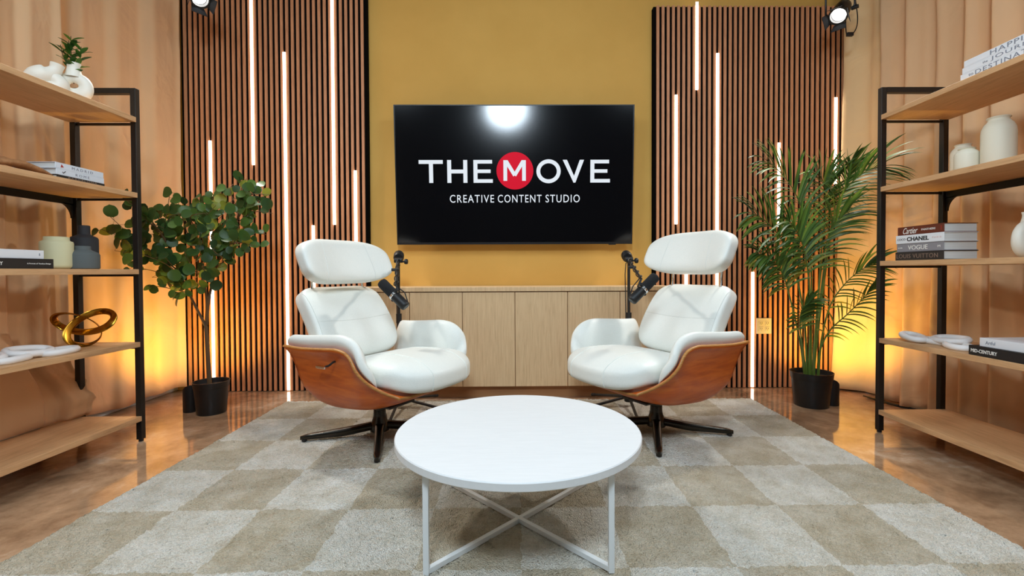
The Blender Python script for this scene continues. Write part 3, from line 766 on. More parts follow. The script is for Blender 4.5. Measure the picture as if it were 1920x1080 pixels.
# left side
BT = SHZ[4]
def push_a(s, h, p):
    k = 1 - smoothstep(.02, .17, h)
    p.x += k * .115 + .02 * k * math.sin(s * 19)
    p.y += .06 * k * smoothstep(.9, 1, s)
    p.z += .010 * k * (1 + math.sin(s * 14)) * smoothstep(.0, .06, h)
    p.x = min(p.x, -2.295 + .03 * s + .012 * math.sin(s * 23)) if h < .16 else min(p.x, -2.405)
    return p
curtain('curtain', [(-2.462, .3), (-2.447, 2.20)], BT + .006, 3.2, 0, 'wide peach curtain lying on the bottom board of the left shelves', M_cloth, .034, .40, 1, push=push_a, nz_=90, group='peach curtains on the left side')
def push_b(s, h, p):
    k = 1 - smoothstep(.03, .10, h)
    p.x += k * .13
    p.y = lerp(p.y, 2.235 + (p.y - 2.17) * .62, k)
    for h0, a, w in ((.030, .045, .012), (.058, .028, .010), (.008, .03, .010)):
        b = math.exp(-((h - h0) / w) ** 2) * smoothstep(.2, 1, s)
        p.x += b * a; p.y += b * a * .5
    if h > .10: p.x = min(p.x, -2.405)
    return p
curtain('curtain', [(-2.49, 2.17), (-2.455, 2.50)], BT + .006, 3.2, 0, 'narrow peach curtain strip bunched up beside the left shelf post', M_cloth, .018, .17, 3, push=push_b, nz_=140, step=.006, group='peach curtains on the left side')
def push_c(s, h, p):
    p.z += .014 * math.sin(s * 9) * (1 - smoothstep(0, .2, h))
    return p
curtain('curtain', [(-2.555, 2.44), (-2.575, 2.7), (-2.55, 3.05), (-2.485, 3.405)], .045, 3.2, 0, 'peach curtain behind the round-leaved tree, hanging almost to the floor', M_cloth, .026, .24, 6, push=push_c, nz_=60, group='peach curtains on the left side')
# right side
def push_r(s, h, p):
    p.x -= .085 * (1 - h) ** 2 * (1 - smoothstep(0, .5, s))
    return p
curtain('curtain', [(2.452, 3.412), (2.53, 3.26), (2.60, 3.02)], .012, 3.2, 0, 'flat beige curtain behind the palm at the slat panel edge', M_cloth2, .012, .2, 12, push=push_r, nz_=60, step=.008, skew=.3, group='curtains on the right side')
curtain('curtain', [(2.51, 3.12), (2.535, 2.7), (2.55, .3)], .012, 3.2, 0, 'pleated peach curtain running behind the right shelves', M_cloth, .060, .18, 15, nz_=60, skew=.9, group='curtains on the right side')

# ------------------------------------------------------------------ books
def book(x0, x1, y0, y1, z0, z1, spine, cover, label, title=None, group=None, pages=M_page):
    """lying flat; spine on the '+x' or '-x' face"""
    cx_, cy_ = (x0 + x1) / 2, (y0 + y1) / 2
    b = empty('book', (cx_, cy_, z0), label=label, cat='book', group=group)
    hx, hy, h = (x1 - x0) / 2, (y1 - y0) / 2, z1 - z0; t = .0028
    s = 1 if spine == '+x' else -1
    cv = MB()
    cv.box((-hx, -hy, 0), (hx, hy, t)).box((-hx, -hy, h - t), (hx, hy, h))
    a, c_ = (hx - t, hx) if s > 0 else (-hx, -hx + t)
    cv.box((a, -hy, t), (c_, hy, h - t))
    cv.build('cover', cover, b, bevel=.0008, segs=1)
    MB().box((-hx + (.004 if s > 0 else t), -hy + .004, t), (hx - (t if s > 0 else .004), hy - .004, h - t)).build('page_block', pages, b)
    for (txt, pos, hgt, wid, ink, kw) in (title or []):
        # pos 0..1 along the spine from where the reading starts
        # seen from the room: '+x' spines read towards +y, '-x' spines towards -y
        if s > 0: M = frame3((hx, -hy + 2 * hy * pos, h / 2), (0, 1, 0), (0, 0, 1))
        else: M = frame3((-hx, hy - 2 * hy * pos, h / 2), (0, -1, 0), (0, 0, 1))
        text_mesh(txt, M, width=wid * 2 * hy, height=hgt * h, **kw).build('title_lettering', ink, b)
    return b
G = 'lying books on the left second shelf'
z = SHZ[1]
bx = SLX - .004
bb = [( .012, M_bblack, 'thin black book, lowest of three under the two white travel books', [('BARCELONA', .22, .6, .6, M_inkb, dict(spacing=1.3))]),
      ( .026, M_bblue, 'white book reading ROME, middle of the three lying left', [('ROME', .38, .42, .29, M_inkg, dict(spacing=1.5))]),
      ( .027, M_bblue, 'white book reading MADRID, topmost of the three lying left', [('MADRID', .32, .42, .44, M_inkg, dict(spacing=1.5))])]
for i, (t, m, lb, ti) in enumerate(bb):
    b = book(bx - .19, bx, 2.015 - .003 * i, 2.245 - .003 * i, z, z + t, '+x', m, lb, ti, G); z += t
    if i == 1:
        MB().tube([(.0955, -.088, .015), (.0955, -.084, .009), (.0955, -.074, .019)], .0016, 5).build('spine_mark', M_inkk, b)
    if i == 2:
        MB().prism([(-.092, .007), (-.078, .009), (-.088, .021)], 0, .0008, Matrix(((0, 0, 1, .095), (1, 0, 0, 0), (0, 1, 0, 0), (0, 0, 0, 1)))).build('spine_mark', M_inkr, b)
z = SHZ[2]
book(bx - .2, bx - .002, 1.68, 1.995, z, z + .042, '+x', M_bblack, 'black book lying left, under a white one beside the pale green jar',
     [('MID-CENTURY', .05, .34, .33, M_inkw, dict(bold=.015)), ('A Portrait of Timeless Design', .66, .17, .30, M_inkw, {})], 'books beside the pale green jar')
book(bx - .21, bx - .012, 1.67, 1.965, z + .042, z + .042 + .036, '+x', M_bwhite, 'white book lying left on the black one beside the pale green jar', [('8', .93, .3, .015, M_inkg, {})], 'books beside the pale green jar')
bx = SRX + .004
z = SHR[0]; G = 'lying white books on the right top shelf'
for i, (txt, w_, p_, lb) in enumerate((('DESTINATION', .68, .16, 'white book reading DESTINATION, lowest of three on the top right shelf'),
                                  ('JOURNEY', .50, .30, 'white book reading JOURNEY, middle of three on the top right shelf'),
                                  ('HAPPINESS', .58, .28, 'white book reading HAPPINESS, topmost of three on the top right shelf'))):
    ti = [(txt, p_, .7, w_, M_inkg, dict(spacing=1.15))]
    if i == 0: ti.append(('to', .09, .4, .05, M_inkg, {}))
    if i == 1: ti.append(('the', .22, .35, .05, M_inkg, {}))
    book(bx + .004, bx + .22, 1.62, 2.04 - .008 * i, z, z + .0275, '-x', M_bwhite, lb, ti, G); z += .0275
z = SHR[2]; G = 'stacked fashion books on the right third shelf'
for i, (m, lb, ti) in enumerate((
        (M_bdark, 'charcoal book with bronze capitals, lowest of the four stacked right', [('LOUIS VUITTON', .03, .5, .86, M_inkb, dict(spacing=1.1))]),
        (M_bgrey, 'grey book with white serif title, third down of four stacked right', [('VOGUE', .26, .52, .42, M_inkw, {}), ('THE COVERS', .03, .12, .1, M_inkw, {}), ('M', .88, .25, .05, M_inkw, {})]),
        (M_bwhite, 'white book with bold black title, second down of four stacked right', [('COCO', .04, .25, .18, M_inkk, {}), ('CHANEL', .25, .5, .46, M_inkk, dict(bold=.03)), ('PARIS', .78, .18, .17, M_inkp, dict(spacing=1.3))]),
        (M_bmar, 'maroon book with slanted white title, topmost of four stacked right', [('Cartier', .13, .72, .33, M_inkw, dict(shear=.45)), ('PANTHERE', .54, .22, .29, M_inkw, {}), ('I', .94, .5, .01, M_inkr, {})]))):
    j = (0, .004, .001, .006)[i]
    book(bx + j, bx + .165 + j * .5, 2.105 + j, 2.378 - j, z, z + .0425, '-x', m, lb, ti, G); z += .043
z = SHR[3]; G = 'books beside the white chain on the right'
book(bx + .002, bx + .22, 1.62, 1.985, z, z + .042, '-x', M_bblack, 'black book with white capitals at the end of the right chain', [('MID-CENTURY', .03, .36, .30, M_inkw, dict(bold=.015)), ('A Portrait of Timeless Design', .62, .17, .32, M_inkw, {})], G)
book(bx + .02, bx + .23, 1.63, 1.955, z + .042, z + .078, '-x', M_bwhite, 'white book lying on the black one at the right chain', [('Artful', .08, .4, .12, M_inkg, {})], G)

# ------------------------------------------------------------------ vases and ornaments
def vase(name, loc, prof, m, label, cat='vase', group=None, n=40):
    """thin-walled: outside profile, then back down the inside"""
    inn = [(max(r - .005, .001), zz) for r, zz in prof[::-1] if zz > .01]
    o = MB().lathe([(0, 0)] + prof + inn + [(0, .01)], n, caps=False).build(name, m, smooth=True, angle=50)
    o.location = loc
    return tag(o, label, cat, group)
Z2, Z3, Z4, Z1 = SHZ[1], SHZ[2], SHZ[3], SHZ[0]
def onshelf(px, x, z):
    """spot on a board at depth line x seen at column px"""
    r = at(px, 500, 1.0).x; return Vector((x, x / r, z))
# left third shelf
l = onshelf(107, SLX - .115, Z3)
vase('jar', l, [(.040, 0), (.050, .004), (.0565, .010), (.0575, .018), (.0575, .118), (.055, .126), (.046, .130), (.044, .134), (.044, .146), (.042, .148)], M_ceramg, 'pale green stepped jar between books and dark bottles', 'jar')
l = onshelf(159, SLX - .165, Z3)
vase('bottle', l, [(.05, 0), (.054, .003), (.054, .150), (.050, .160), (.026, .172), (.0235, .178), (.0235, .216), (.021, .219)], M_ceramk, 'tall matte black bottle vase behind the grey one', 'vase')
l = onshelf(155, SLX - .072, Z3)
vase('bottle', l, [(.058, 0), (.063, .004), (.063, .068), (.058, .078), (.034, .090), (.031, .094), (.031, .108), (.029, .110)], M_ceramd, 'squat grey bottle vase before the tall black one', 'vase')
# right second shelf
G = 'cream bottle vases on the right second shelf'
def milk(h, r): return [(r * .86, 0), (r * .97, .004), (r, .012), (r, h * .68), (r * .96, h * .77), (r * .82, h * .86), (r * .66, h * .91), (r * .60, h * .945), (r * .62, h * .965), (r * .70, h * .985), (r * .66, h)]
l = onshelf(1869, SRX + .12, SHR[1]); vase('vase', l, milk(.212, .0575), M_ceram, 'tall cream bottle vase, largest of the three on the right', 'vase', G)
l = onshelf(1803, SRX + .17, SHR[1]); vase('vase', l, milk(.150, .0475), M_ceram, 'middle-sized cream bottle vase behind the smallest one', 'vase', G)
l = onshelf(1810, SRX + .07, SHR[1]); vase('vase', l, milk(.100, .045), M_ceram, 'smallest cream bottle vase in front of the middle-sized one', 'vase', G)
# donut vases
def donut_vase(loc, rz, R, r, lift, neck_a, label, m=M_ceramw, squash=1.0, tilt=0, neck=(.024, .05), group=None):
    root = empty('donut_vase', loc, rz, label, 'vase', group)
    mb = MB(); n = 40
    path = [(R * math.cos(2 * PI * i / n), 0, lift + R * squash * math.sin(2 * PI * i / n)) for i in range(n)]
    rad = [r * (1 + .28 * max(0, -math.sin(2 * PI * i / n)) - .10 * max(0, math.sin(2 * PI * i / n))) for i in range(n)]
    mb.tube(path, rad, 20, closed=True, flat=(1, 1.15))
    mb.build('ring_body', m, root, smooth=True, angle=180)
    a = neck_a; d = Vector((math.cos(a), 0, math.sin(a))); p0 = Vector((R * math.cos(a), 0, lift + R * squash * math.sin(a)))
    nr, nl = neck
    q = d.to_track_quat('Z', 'Y').to_matrix().to_4x4()
    MB().lathe([(nr * 1.25, 0), (nr * 1.1, r * .8), (nr * .92, r + nl * .3), (nr * .88, r + nl * .6), (nr, r + nl), (nr * .82, r + nl), (nr * .7, r + nl * .6), (.001, r + nl * .5)], 24, Matrix.Translation(p0) @ q, caps=False).build('neck', m, root, smooth=True, angle=60)
    return root
l = onshelf(146, SLX - .10, Z1)
dv = donut_vase(l, math.radians(20), .040, .021, .060, PI * .5, 'white ring vase holding a green sprig on the top left shelf', neck=(.024, .038), squash=.95)
# the ring spreads into two feet
dv.scale = (1.14, 1.0, 1.14)
l2 = onshelf(98, SLX - .15, Z1)
bv = empty('knot_vase', l2, math.radians(35), 'white bulging vase with a tilted neck beside the sprig vase', 'vase')
mb = MB(); npt = 22
path = spline([(-.062, 0, .036), (-.046, 0, .066), (-.02, 0, .088), (.006, 0, .100), (.024, 0, .122), (.032, 0, .150)], npt)
rad = [interp([(0, .022), (.12, .034), (.3, .044), (.5, .043), (.68, .030), (.85, .023), (1, .026)], i / (npt - 1)) for i in range(npt)]
mb.tube(path, rad, 22); mb.build('neck', M_ceramw, bv, smooth=True, angle=70)
path = spline([(-.062, 0, .036), (-.03, 0, .034), (.02, 0, .036), (.040, 0, .060), (.012, 0, .092)], npt)
MB().tube(path, [interp([(0, .024), (.3, .034), (.6, .036), (1, .028)], i / (npt - 1)) for i in range(npt)], 20).build('foot', M_ceramw, bv, smooth=True, angle=70)
l = onshelf(1928, SRX + .12, SHR[2])
donut_vase(l, math.radians(12), .052, .023, .079, PI * .5, 'cream ring vase at the right edge beside the stacked fashion books', M_ceramw, 1.0, 0, (.022, .034))
# sprig in the ring vase
sp_root = empty('leafy_sprig', onshelf(146, SLX - .10, Z1) + Vector((0, 0, .132)), 0, 'short green leafy sprig standing in the white ring vase', 'plant')
random.seed(21)
stm = MB(); lf = MB()
def leaf_shape(mb, p, d, up, L_, W_, bend=.15, n=5, pointed=True):
    d = d.normalized(); s = d.cross(up)
    if s.length < 1e-3: s = Vector((1, 0, 0))
    s.normalize(); u = s.cross(d)
    rows = []
    for i in range(n + 1):
        t = i / n
        w_ = W_ * (math.sin(PI * min(1, t * .92 + .04)) ** (.75 if pointed else .55)) if pointed else W_ * math.sqrt(max(0, 1 - (2 * t - 1) ** 2))
        if i in (0, n): w_ = max(w_, .0008)
        c_ = p + d * (t * L_) - u * (bend * L_ * t * t)
        rows.append([c_ - s * w_ / 2 + u * w_ * .12, c_, c_ + s * w_ / 2 + u * w_ * .12])
    vs = [q for r in rows for q in r]
    fs = []
    for i in range(n):
        for j in range(2): a = i * 3 + j; fs.append((a, a + 1, a + 4, a + 3))
    mb.add(vs, fs)
for (dx, dy, hh, nn) in ((-.02, 0, .155, 18), (.028, .01, .13, 16), (-.06, 0, .135, 10), (.0, -.01, .17, 17)):
    pts = spline([(0, 0, -.05), (dx * .3, dy * .5, .02), (dx * .8, dy, hh * .6), (dx, dy, hh)], 10); stm.tube(pts, .0016, 5)
    for k in range(nn):
        t = .3 + .7 * k / nn; p = pts[min(9, int(t * 9))]; a = k * 2.4
        leaf_shape(lf, p, Vector((math.cos(a), math.sin(a), .9)), Vector((0, 0, 1)), random.uniform(.036, .056), random.uniform(.016, .022), .2)
stm.build('stem', M_bark, sp_root, smooth=True); lf.build('foliage', M_bush, sp_root, smooth=True, angle=180)
# chains of thick white links
def chain(loc, rz, label, spec):
    root = empty('decorative_chain', loc, rz, label, 'chain ornament', 'white link chains')
    for (x, y, z, a, tx, ty, L_, W_) in spec:
        r = .0150; n = 40; pts = []
        for i in range(n):
            t = 2 * PI * i / n; c_, s_ = math.cos(t), math.sin(t)
            pts.append(Vector((math.copysign(abs(c_) ** .8, c_) * L_ / 2, math.copysign(abs(s_) ** .9, s_) * W_ / 2, 0)))
        R = Matrix.Translation((x, y, z)) @ Matrix.Rotation(a, 4, 'Z') @ Matrix.Rotation(tx, 4, 'X') @ Matrix.Rotation(ty, 4, 'Y')
        MB().tube([R @ p for p in pts], r, 12, closed=True).build('link', M_chain, root, smooth=True, angle=180)
rad_ = math.radians
l = onshelf(60, SLX - .10, Z4)
chain(l, PI / 2, 'white link chain ornament on the left shelf beside the brass knot', [
    (.085, -.025, .0135, rad_(8), 0, 0, .15, .072), (-.01, .01, .030, rad_(-12), rad_(14), rad_(4), .15, .075), (-.105, -.01, .0135, rad_(14), 0, 0, .15, .072), (-.20, .01, .030, rad_(-8), rad_(12), 0, .15, .072)])
l = onshelf(1765, SRX + .11, SHR[3])
chain(l, -PI / 2, 'white link chain ornament on the right shelf beside two books', [
    (-.115, -.035, .0245, rad_(-14), rad_(0), rad_(6), .135, .07), (-.045, .015, .0135, rad_(8), 0, 0, .15, .075), (.03, .022, .032, rad_(14), rad_(12), rad_(-3), .14, .068), (.115, -.02, .0135, rad_(-24), 0, 0, .14, .075)])
# brass ribbon knot
l = onshelf(156, SLX - .150, Z4)
kn = MB(); n = 120
def kp(t):
    return Vector((.037 * math.sin(3 * t), .042 * (math.sin(t) + 2 * math.sin(2 * t)), .032 * (math.cos(t) - 2 * math.cos(2 * t))))
kpts = [kp(2 * PI * i / n) for i in range(n)]
zmin = min(p.z for p in kpts)
def knp(i, j):
    p = kpts[i]; t = (kpts[(i + 1) % n] - kpts[i - 1]).normalized()
    a = Vector((1, 0, 0)); b = (a - t * a.dot(t)).normalized(); c_ = t.cross(b)
    tw_ = .75 + .55 * math.sin(2 * PI * i / n + .6); b, c_ = b * math.cos(tw_) + c_ * math.sin(tw_), c_ * math.cos(tw_) - b * math.sin(tw_)
    ang = 2 * PI * j / 10; ca, sa = math.cos(ang), math.sin(ang)
    return p + b * math.copysign(abs(ca) ** .6, ca) * .017 + c_ * math.copysign(abs(sa) ** .6, sa) * .0028
kn.grid(knp, n, 10, cu=True, cv=True)
zb = min(p.z for p in kn.v)
for p in kn.v: p.z -= zb
k_o = kn.build('knot_sculpture', M_gold, smooth=True, angle=60); k_o.location = l; k_o.rotation_euler = (0, 0, rad_(-62))
tag(k_o, 'looped brass ribbon knot sculpture on the left shelf', 'sculpture')
# brown carved ornament at the frame edge, left second shelf
l = onshelf(15, SLX - .10, Z2)
wo = MB()
wo.tube(spline([(-.10, -.14, .02), (-.03, -.05, .05), (0, .02, .045), (.025, .085, .016)], 20), [interp([(0, .012), (.3, .02), (.7, .018), (1, .006)], i / 19) for i in range(20)], 14, flat=(.8, 1.3))
wo.tube(spline([(.07, -.12, .018), (.06, -.02, .035), (.06, .06, .026), (.07, .125, .009)], 20), [interp([(0, .012), (.4, .019), (.7, .016), (1, .005)], i / 19) for i in range(20)], 14, flat=(.8, 1.4))
wo.tube(spline([(-.10, -.14, .02), (-.02, -.17, .025), (.07, -.12, .018)], 12), .012, 12)
zb = min(p.z for p in wo.v)
for p in wo.v: p.z -= zb
w_o = wo.build('carved_ornament', M_wbrown, smooth=True, angle=180); w_o.location = l
tag(w_o, 'smooth brown curved wooden ornament beside the travel books', 'ornament')

# ------------------------------------------------------------------ floor uplights
def uplight(loc, aim, label):
    u = empty('uplight', loc, 0, label, 'lamp', 'black floor uplights')
    R_ = .043; n = 32; a = math.atan2(aim[1], aim[0])
    def top(ang): return .135 - .042 * math.cos(ang - a)
    mb = MB()
    rows = []
    def fn(i, j):
        ang = 2 * PI * j / n; c_, s_ = math.cos(ang), math.sin(ang)
        r, zz = [(R_ - .002, 0), (R_, .003), (R_, 1), (R_ - .0035, 1), (R_ - .0035, .03)][i]
        return Vector((r * c_, r * s_, top(ang) if zz == 1 else zz))
    mb.grid(fn, 5, n, cv=True, caps=True)
    mb.build('housing', M_blackp, u, smooth=True, angle=40)
    MB().lathe([(0, .03), (.037, .03), (.037, .036), (0, .036)], 24).build('bulb_plate', mat('warm_lamp', (1, .55, .16, 1), .4, emit=6), u)
    ld = bpy.data.lights.new('uplight_bulb', 'SPOT'); ld.energy = UP_W; ld.color = (1.0, .61, .11); ld.spot_size = rad_(150); ld.spot_blend = .6; ld.shadow_soft_size = .025
    lo = bpy.data.objects.new('uplight_bulb', ld); COL.objects.link(lo); lo.parent = u; lo.location = (0, 0, .085)
    lo.rotation_euler = Vector((aim[0] * .55, aim[1] * .55, 1)).to_track_quat('-Z', 'Y').to_euler()
    return u
UP_W = 45
pu = at(356, 767, 2.95); uplight((pu.x, 2.96, 0), (-.55, .85), 'black floor uplight with slanted top beside the round-leaved tree pot')
pu = at(1563, 757, 2.98); uplight((pu.x, 3.0, 0), (.6, .85), 'black floor uplight with slanted top beside the palm pot')

# ------------------------------------------------------------------ potted round-leaved tree
def pot(root, R_, h):
    MB().lathe([(0, 0), (R_ * .80, 0), (R_ * .82, .004), (R_ * .95, h * .80), (R_ * .97, h * .80), (R_ * .99, h * .82), (R_ * 1.02, h - .004), (R_ * 1.03, h), (R_ * .99, h), (R_ * .94, h * .8), (R_ * .90, h * .72)], 40, caps=False).build('pot', M_pot, root, smooth=True, angle=40)
    MB().lathe([(0, h * .86), (R_ * .955, h * .86), (R_ * .94, h * .8), (0, h * .8)], 30, caps=False).build('soil', M_soil, root, smooth=True)
TY_ = 2.93
pb = at(397, 769, TY_)
tree = empty('potted_tree', (pb.x, TY_, 0), 0, 'round-leaved green tree in a black pot at the left slat panel', 'plant')
pot(tree, .100, .205)
O = Vector((pb.x, TY_, 0))
def T(px, py, dy=0): return at(px, py, TY_ + dy) - O
random.seed(11)
trunk = spline([T(394, 735), T(391, 690), T(388, 640), T(386, 612)], 14)
MB().tube(trunk, [lerp(.014, .011, i / 13) for i in range(14)], 10).build('trunk', M_bark, tree, smooth=True)
limbs = [
    [(386, 612, 0), (372, 585, -.02), (352, 545, -.05), (335, 505, -.08), (318, 462, -.10), (300, 420, -.10)],
    [(386, 612, 0), (388, 575, .02), (384, 535, .02), (372, 495, .05), (368, 440, .06), (365, 385, .05)],
    [(387, 608, 0), (392, 560, -.03), (402, 515, -.04), (418, 465, -.06), (440, 420, -.05), (462, 385, -.03)]]
lm = []
for L_ in limbs:
    pts = spline([T(a, b, d) for a, b, d in L_], 30); lm.append(pts)
    MB().tube(pts, [lerp(.009, .003, i / 29) for i in range(30)], 8).build('branch', M_bark, tree, smooth=True)
# twigs: (limb, where along it 0..1, tip px, tip py, depth)
twigs = [(0, .55, 235, 455, -.3), (0, .6, 205, 405, -.33), (0, .75, 232, 372, -.3), (0, .7, 262, 405, -.3), (0, .45, 250, 500, -.2), (0, .5, 285, 520, -.05),
         (0, .85, 300, 392, .02), (0, .35, 330, 540, -.2), (0, .8, 275, 440, -.05), (0, .62, 215, 470, -.32), (0, .9, 340, 400, -.2), (0, .5, 305, 478, -.25),
         (1, .6, 330, 362, .0), (1, .8, 380, 368, -.1), (1, .9, 350, 405, .12), (1, .75, 405, 385, -.12), (1, .55, 400, 430, -.2), (1, .5, 345, 470, -.1), (1, .4, 372, 515, -.15), (1, .7, 420, 400, .12), (1, .65, 365, 420, -.22),
         (2, .55, 455, 455, -.15), (2, .7, 500, 440, -.1), (2, .8, 512, 400, -.05), (2, .85, 470, 365, .05), (2, .9, 437, 345, .0), (2, .75, 425, 395, -.18), (2, .95, 490, 380, -.12), (2, .45, 400, 470, -.2), (2, .5, 430, 480, .05), (2, .65, 470, 430, .12), (2, .85, 450, 400, -.2), (2, .35, 385, 500, -.22), (2, .6, 485, 462, -.2),
         (0, .95, 318, 365, -.05), (0, .55, 262, 475, -.35), (0, .65, 190, 430, -.36), (0, .8, 250, 395, -.18), (0, .4, 275, 535, -.1), (0, .9, 290, 420, -.25), (1, .95, 405, 362, .1), (1, .6, 420, 460, .1), (1, .85, 385, 400, -.25), (2, .95, 480, 340, .05), (2, .9, 462, 335, -.1), (2, .98, 505, 365, -.2), (2, .5, 450, 420, -.28), (2, .8, 440, 370, .1), (1, .5, 340, 500, .1)]
fol = MB(); tw = MB()
for (li, t, a, b, dy) in twigs:
    p0 = lm[li][int(t * 29)]; p3 = T(a, b, dy)
    mid = p0.lerp(p3, .5) + Vector((random.uniform(-.04, .04), random.uniform(-.04, .04), random.uniform(.0, .05)))
    pts = spline([p0, mid, p3], 14); tw.tube(pts, [lerp(.0032, .0014, i / 13) for i in range(14)], 5)
    ln = (p3 - p0).length; nl = max(6, int(ln / .033))
    for k in range(nl):
        u = .22 + .78 * k / max(1, nl - 1); p = pts[min(13, int(u * 13))]
        sd = 1 if k % 2 else -1
        ang = random.uniform(0, 2 * PI)
        d = Vector((math.cos(ang), random.uniform(-.3, .3), math.sin(ang) * .8 + .1)).normalized()
        st_ = d * random.uniform(.012, .03)
        tw.tube([p, p + st_], .0009, 4)
        up = Vector((random.uniform(-.8, .8), -random.uniform(.5, 1.3), random.uniform(-.3, .9)))
        sz = random.uniform(.048, .076)
        leaf_shape(fol, p + st_, d, up, sz, sz * random.uniform(.82, 1.0), random.uniform(-.1, .25), 8, False)
tw.build('twigs', M_bark, tree, smooth=True)
fol.build('foliage', M_leaf, tree, smooth=True, angle=180)

# ------------------------------------------------------------------ potted palm
PY_ = 2.99
pb = at(1521, 762, PY_)
palm = empty('potted_palm', (pb.x, PY_, 0), 0, 'tall green palm in a black pot at the right slat panel', 'plant')
pot(palm, .124, .225)
O = Vector((pb.x, PY_, 0))
def T(px, py, dy=0): return at(px, py, PY_ + dy) - O
random.seed(8)
fronds = [  # rachis in view, leaflets from share t0, leaflet length
    ([(1524, 712, 0), (1535, 610, 0), (1549, 500, -.02), (1560, 420, -.05), (1582, 360, -.12), (1618, 325, -.22), (1650, 312, -.30)], .42, .29),
    ([(1520, 712, .02), (1521, 600, .04), (1521, 500, .05), (1512, 420, .02), (1490, 360, -.04), (1462, 322, -.10), (1436, 300, -.14)], .40, .27),
    ([(1514, 712, 0), (1508, 600, -.03), (1490, 505, -.08), (1466, 450, -.14), (1436, 415, -.2), (1410, 400, -.24)], .38, .28),
    ([(1510, 712, .02), (1500, 640, -.02), (1484, 570, -.06), (1468, 515, -.12), (1446, 485, -.18), (1420, 475, -.22)], .50, .22),
    ([(1533, 712, 0), (1537, 660, -.02), (1556, 620, -.06), (1588, 590, -.12), (1618, 560, -.18), (1640, 535, -.22)], .34, .16),
    ([(1534, 712, .02), (1540, 640, .03), (1556, 575, .02), (1582, 535, -.02), (1612, 508, -.08), (1640, 494, -.12)], .40, .20),
    ([(1522, 712, .04), (1532, 580, .09), (1542, 450, .12), (1548, 390, .12), (1545, 345, .08), (1530, 322, .03)], .52, .26),
    ([(1517, 712, -.02), (1519, 620, -.06), (1518, 540, -.10), (1508, 470, -.16), (1492, 430, -.22), (1470, 405, -.28)], .48, .24),
    ([(1526, 712, -.02), (1530, 620, -.05), (1536, 540, -.08), (1546, 470, -.10), (1562, 425, -.14), (1590, 395, -.2)], .50, .25),
    ([(1512, 712, -.01), (1506, 660, -.06), (1500, 610, -.12), (1504, 580, -.16), (1520, 565, -.2)], .46, .14),
    ([(1523, 712, .01), (1543, 520, .03), (1560, 430, .06), (1580, 370, .08), (1590, 330, .08), (1592, 312, .05)], .55, .22),
]
for fi, (R0, t0, LL) in enumerate(fronds):
    n = 60; pts = spline([T(a, b, d) for a, b, d in R0], n)
    fo = MB()
    stem = MB().tube(pts, [lerp(.0075, .0016, (i / (n - 1)) ** .8) for i in range(n)], 7).build('frond_stem', M_palmstem, palm, smooth=True)
    nl = 25 if LL > .2 else 16
    for k in range(nl):
        u = k / (nl - 1); i = int(lerp(t0, .985, u) * (n - 1)); p = pts[i]; t = (pts[min(n - 1, i + 1)] - pts[i - 1]).normalized()
        s = t.cross(Vector((0, -1, .25))).normalized()
        for sd in (1, -1):
            fan = lerp(1.0, .35, u)               # spread, closing towards the tip
            d = (s * sd * fan + t * lerp(.55, 1.0, u) + Vector((0, random.uniform(-.35, .05), random.uniform(-.05, .2)))).normalized()
            L_ = LL * (.55 + .45 * math.sin(PI * (.18 + .66 * u))) * random.uniform(.9, 1.08)
            W_ = random.uniform(.0145, .020)
            # a long leaflet, arching down
            nn = 7; prev = p; rows = []
            side = d.cross(Vector((0, -.6, .8))).normalized()
            dd = d.copy(); c_ = p.copy()
            for q in range(nn + 1):
                v_ = q / nn; w_ = W_ * (math.sin(PI * min(1, .12 + .88 * v_)) ** .7 if v_ < 1 else 0) + .0006
                upn = side.cross(dd).normalized()
                rows += [c_ - side * w_ / 2 + upn * w_ * .18, c_.copy(), c_ + side * w_ / 2 + upn * w_ * .18]
                c_ = c_ + dd * (L_ / nn); dd = (dd + Vector((0, 0, -.16 * (1 - .3 * u)))).normalized()
            fs = []
            for q in range(nn):
                for j in range(2): a = q * 3 + j; fs.append((a, a + 1, a + 4, a + 3))
            fo.add(rows, fs)
    fo.build('leaflets', M_palm, stem, smooth=True, angle=180)

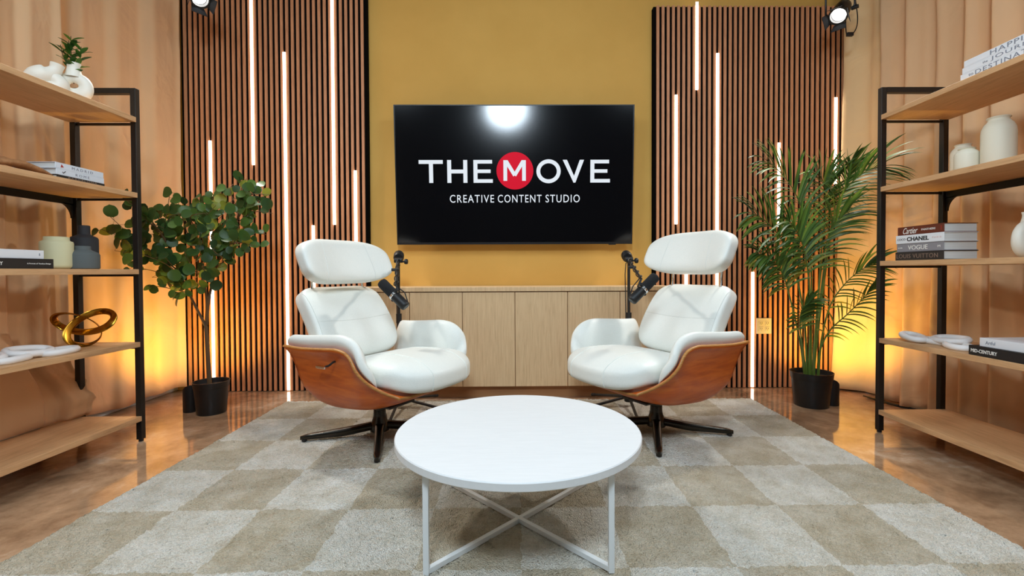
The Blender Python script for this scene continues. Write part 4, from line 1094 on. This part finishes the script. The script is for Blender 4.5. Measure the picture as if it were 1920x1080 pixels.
# ------------------------------------------------------------------ stage spotlights in the top corners
SPOT_W = 120
def spot(loc, target, label, cable=True):
    root = empty('stage_spotlight', loc, 0, label, 'spotlight', 'black stage spotlights')
    d = (Vector(target) - Vector(loc)).normalized()
    q = d.to_track_quat('Z', 'Y').to_matrix().to_4x4() @ Matrix.Scale(.8, 4)
    MB().lathe([(0, -.15), (.045, -.15), (.058, -.13), (.066, -.05), (.066, .05), (.070, .052), (.070, .062), (.060, .062), (.058, .02), (0, .015)], 28, q, caps=False).build('lamp_housing', M_black, root, smooth=True, angle=40)
    MB().lathe([(0, .024), (.03, .026), (.055, .022), (.055, .018), (0, .018)], 24, q, caps=False).build('lens', M_lens, root, smooth=True)
    MB().lathe([(.060, .062), (.074, .062), (.074, .070), (.060, .070)], 28, q, caps=False).build('barn_door_ring', M_black, root, smooth=True, angle=40)
    for k in range(4):
        a = k * PI / 2; M = q @ Matrix.Rotation(a, 4, 'Z') @ Matrix.Translation((.068, 0, .068)) @ Matrix.Rotation(rad_(20), 4, 'Y')
        MB().prism([(-.045, 0), (.045, 0), (.058, .07), (-.058, .07)], -.0012, .0012, M @ Matrix(((0, 0, 1, 0), (1, 0, 0, 0), (0, 1, 0, 0), (0, 0, 0, 1)))).build('barn_door', M_foam, root)
    # yoke up to the ceiling rail
    sx = q @ Vector((1, 0, 0)); sx = Vector((sx.x, sx.y, 0)).normalized()
    zt = ZC - loc[2]
    MB().tube([sx * .072, sx * .085 + Vector((0, 0, .02)), sx * .085 + Vector((0, 0, .13)), Vector((0, 0, .17)), -sx * .085 + Vector((0, 0, .13)), -sx * .085 + Vector((0, 0, .02)), -sx * .072], .007, 8, flat=(1, 1.4)).build('yoke', M_black, root, smooth=True)
    MB().cyl((0, 0, .165), (0, 0, zt - .001), .014, 14).build('drop_rod', M_black, root, smooth=True)
    for s in (1, -1): MB().cyl(sx * s * .066, sx * s * .105, .013, 12).build('yoke_knob', M_blackp, root, smooth=True)
    if cable:
        cb = MB().tube(spline([-d * .14, -d * .16 + Vector((.0, 0, -.06)), Vector((.06, .02, -.13)), Vector((.10, .02, -.135)), Vector((.135, .02, -.06)), Vector((.12, .02, .10)), Vector((.03, .02, zt - .02))], 40), .0035, 6).build('power_cable', M_blackp, root, smooth=True)
        MB().box((.062, .01, -.148), (.105, .03, -.124)).build('cable_connector', M_blackp, cb, bevel=.003)
    ld = bpy.data.lights.new('spotlight_beam', 'SPOT'); ld.energy = SPOT_W; ld.color = (1, .97, .92); ld.spot_size = rad_(95); ld.spot_blend = .5; ld.shadow_soft_size = .09
    lo = bpy.data.objects.new('spotlight_beam', ld); COL.objects.link(lo); lo.parent = root; lo.location = d * .125; lo.rotation_euler = d.to_track_quat('-Z', 'Y').to_euler()
p = at(1575, 24, 3.12); spot((p.x, 3.12, p.z), (.2, 1.5, .3), 'black stage spotlight over the right slat panel, with looped cable')
p = at(371, -8, 3.08); spot((p.x, 3.08, p.z), (-.1, 1.6, .3), 'black stage spotlight over the left slat panel, cut by the frame', False)

# cables lying behind the right shelves
cbl = MB()
for k, (dy, dz) in enumerate(((0, 0), (.03, 0), (.05, .004))):
    pts = [at(1640, 757, 3.12), at(1665, 762, 3.02), at(1700, 772, 2.90), at(1740, 778, 2.80)]
    pts = [Vector((p.x - .02 * k, p.y + dy, .006 + dz)) for p in pts] + [Vector((2.46, 2.3, .006 + dz)), Vector((2.46, 1.4, .006 + dz))]
    cbl.tube(spline(pts, 40), .005, 6)
tag(cbl.build('floor_cables', M_blackp, smooth=True), 'black cables on the floor along the right curtain behind the shelves', 'cable')
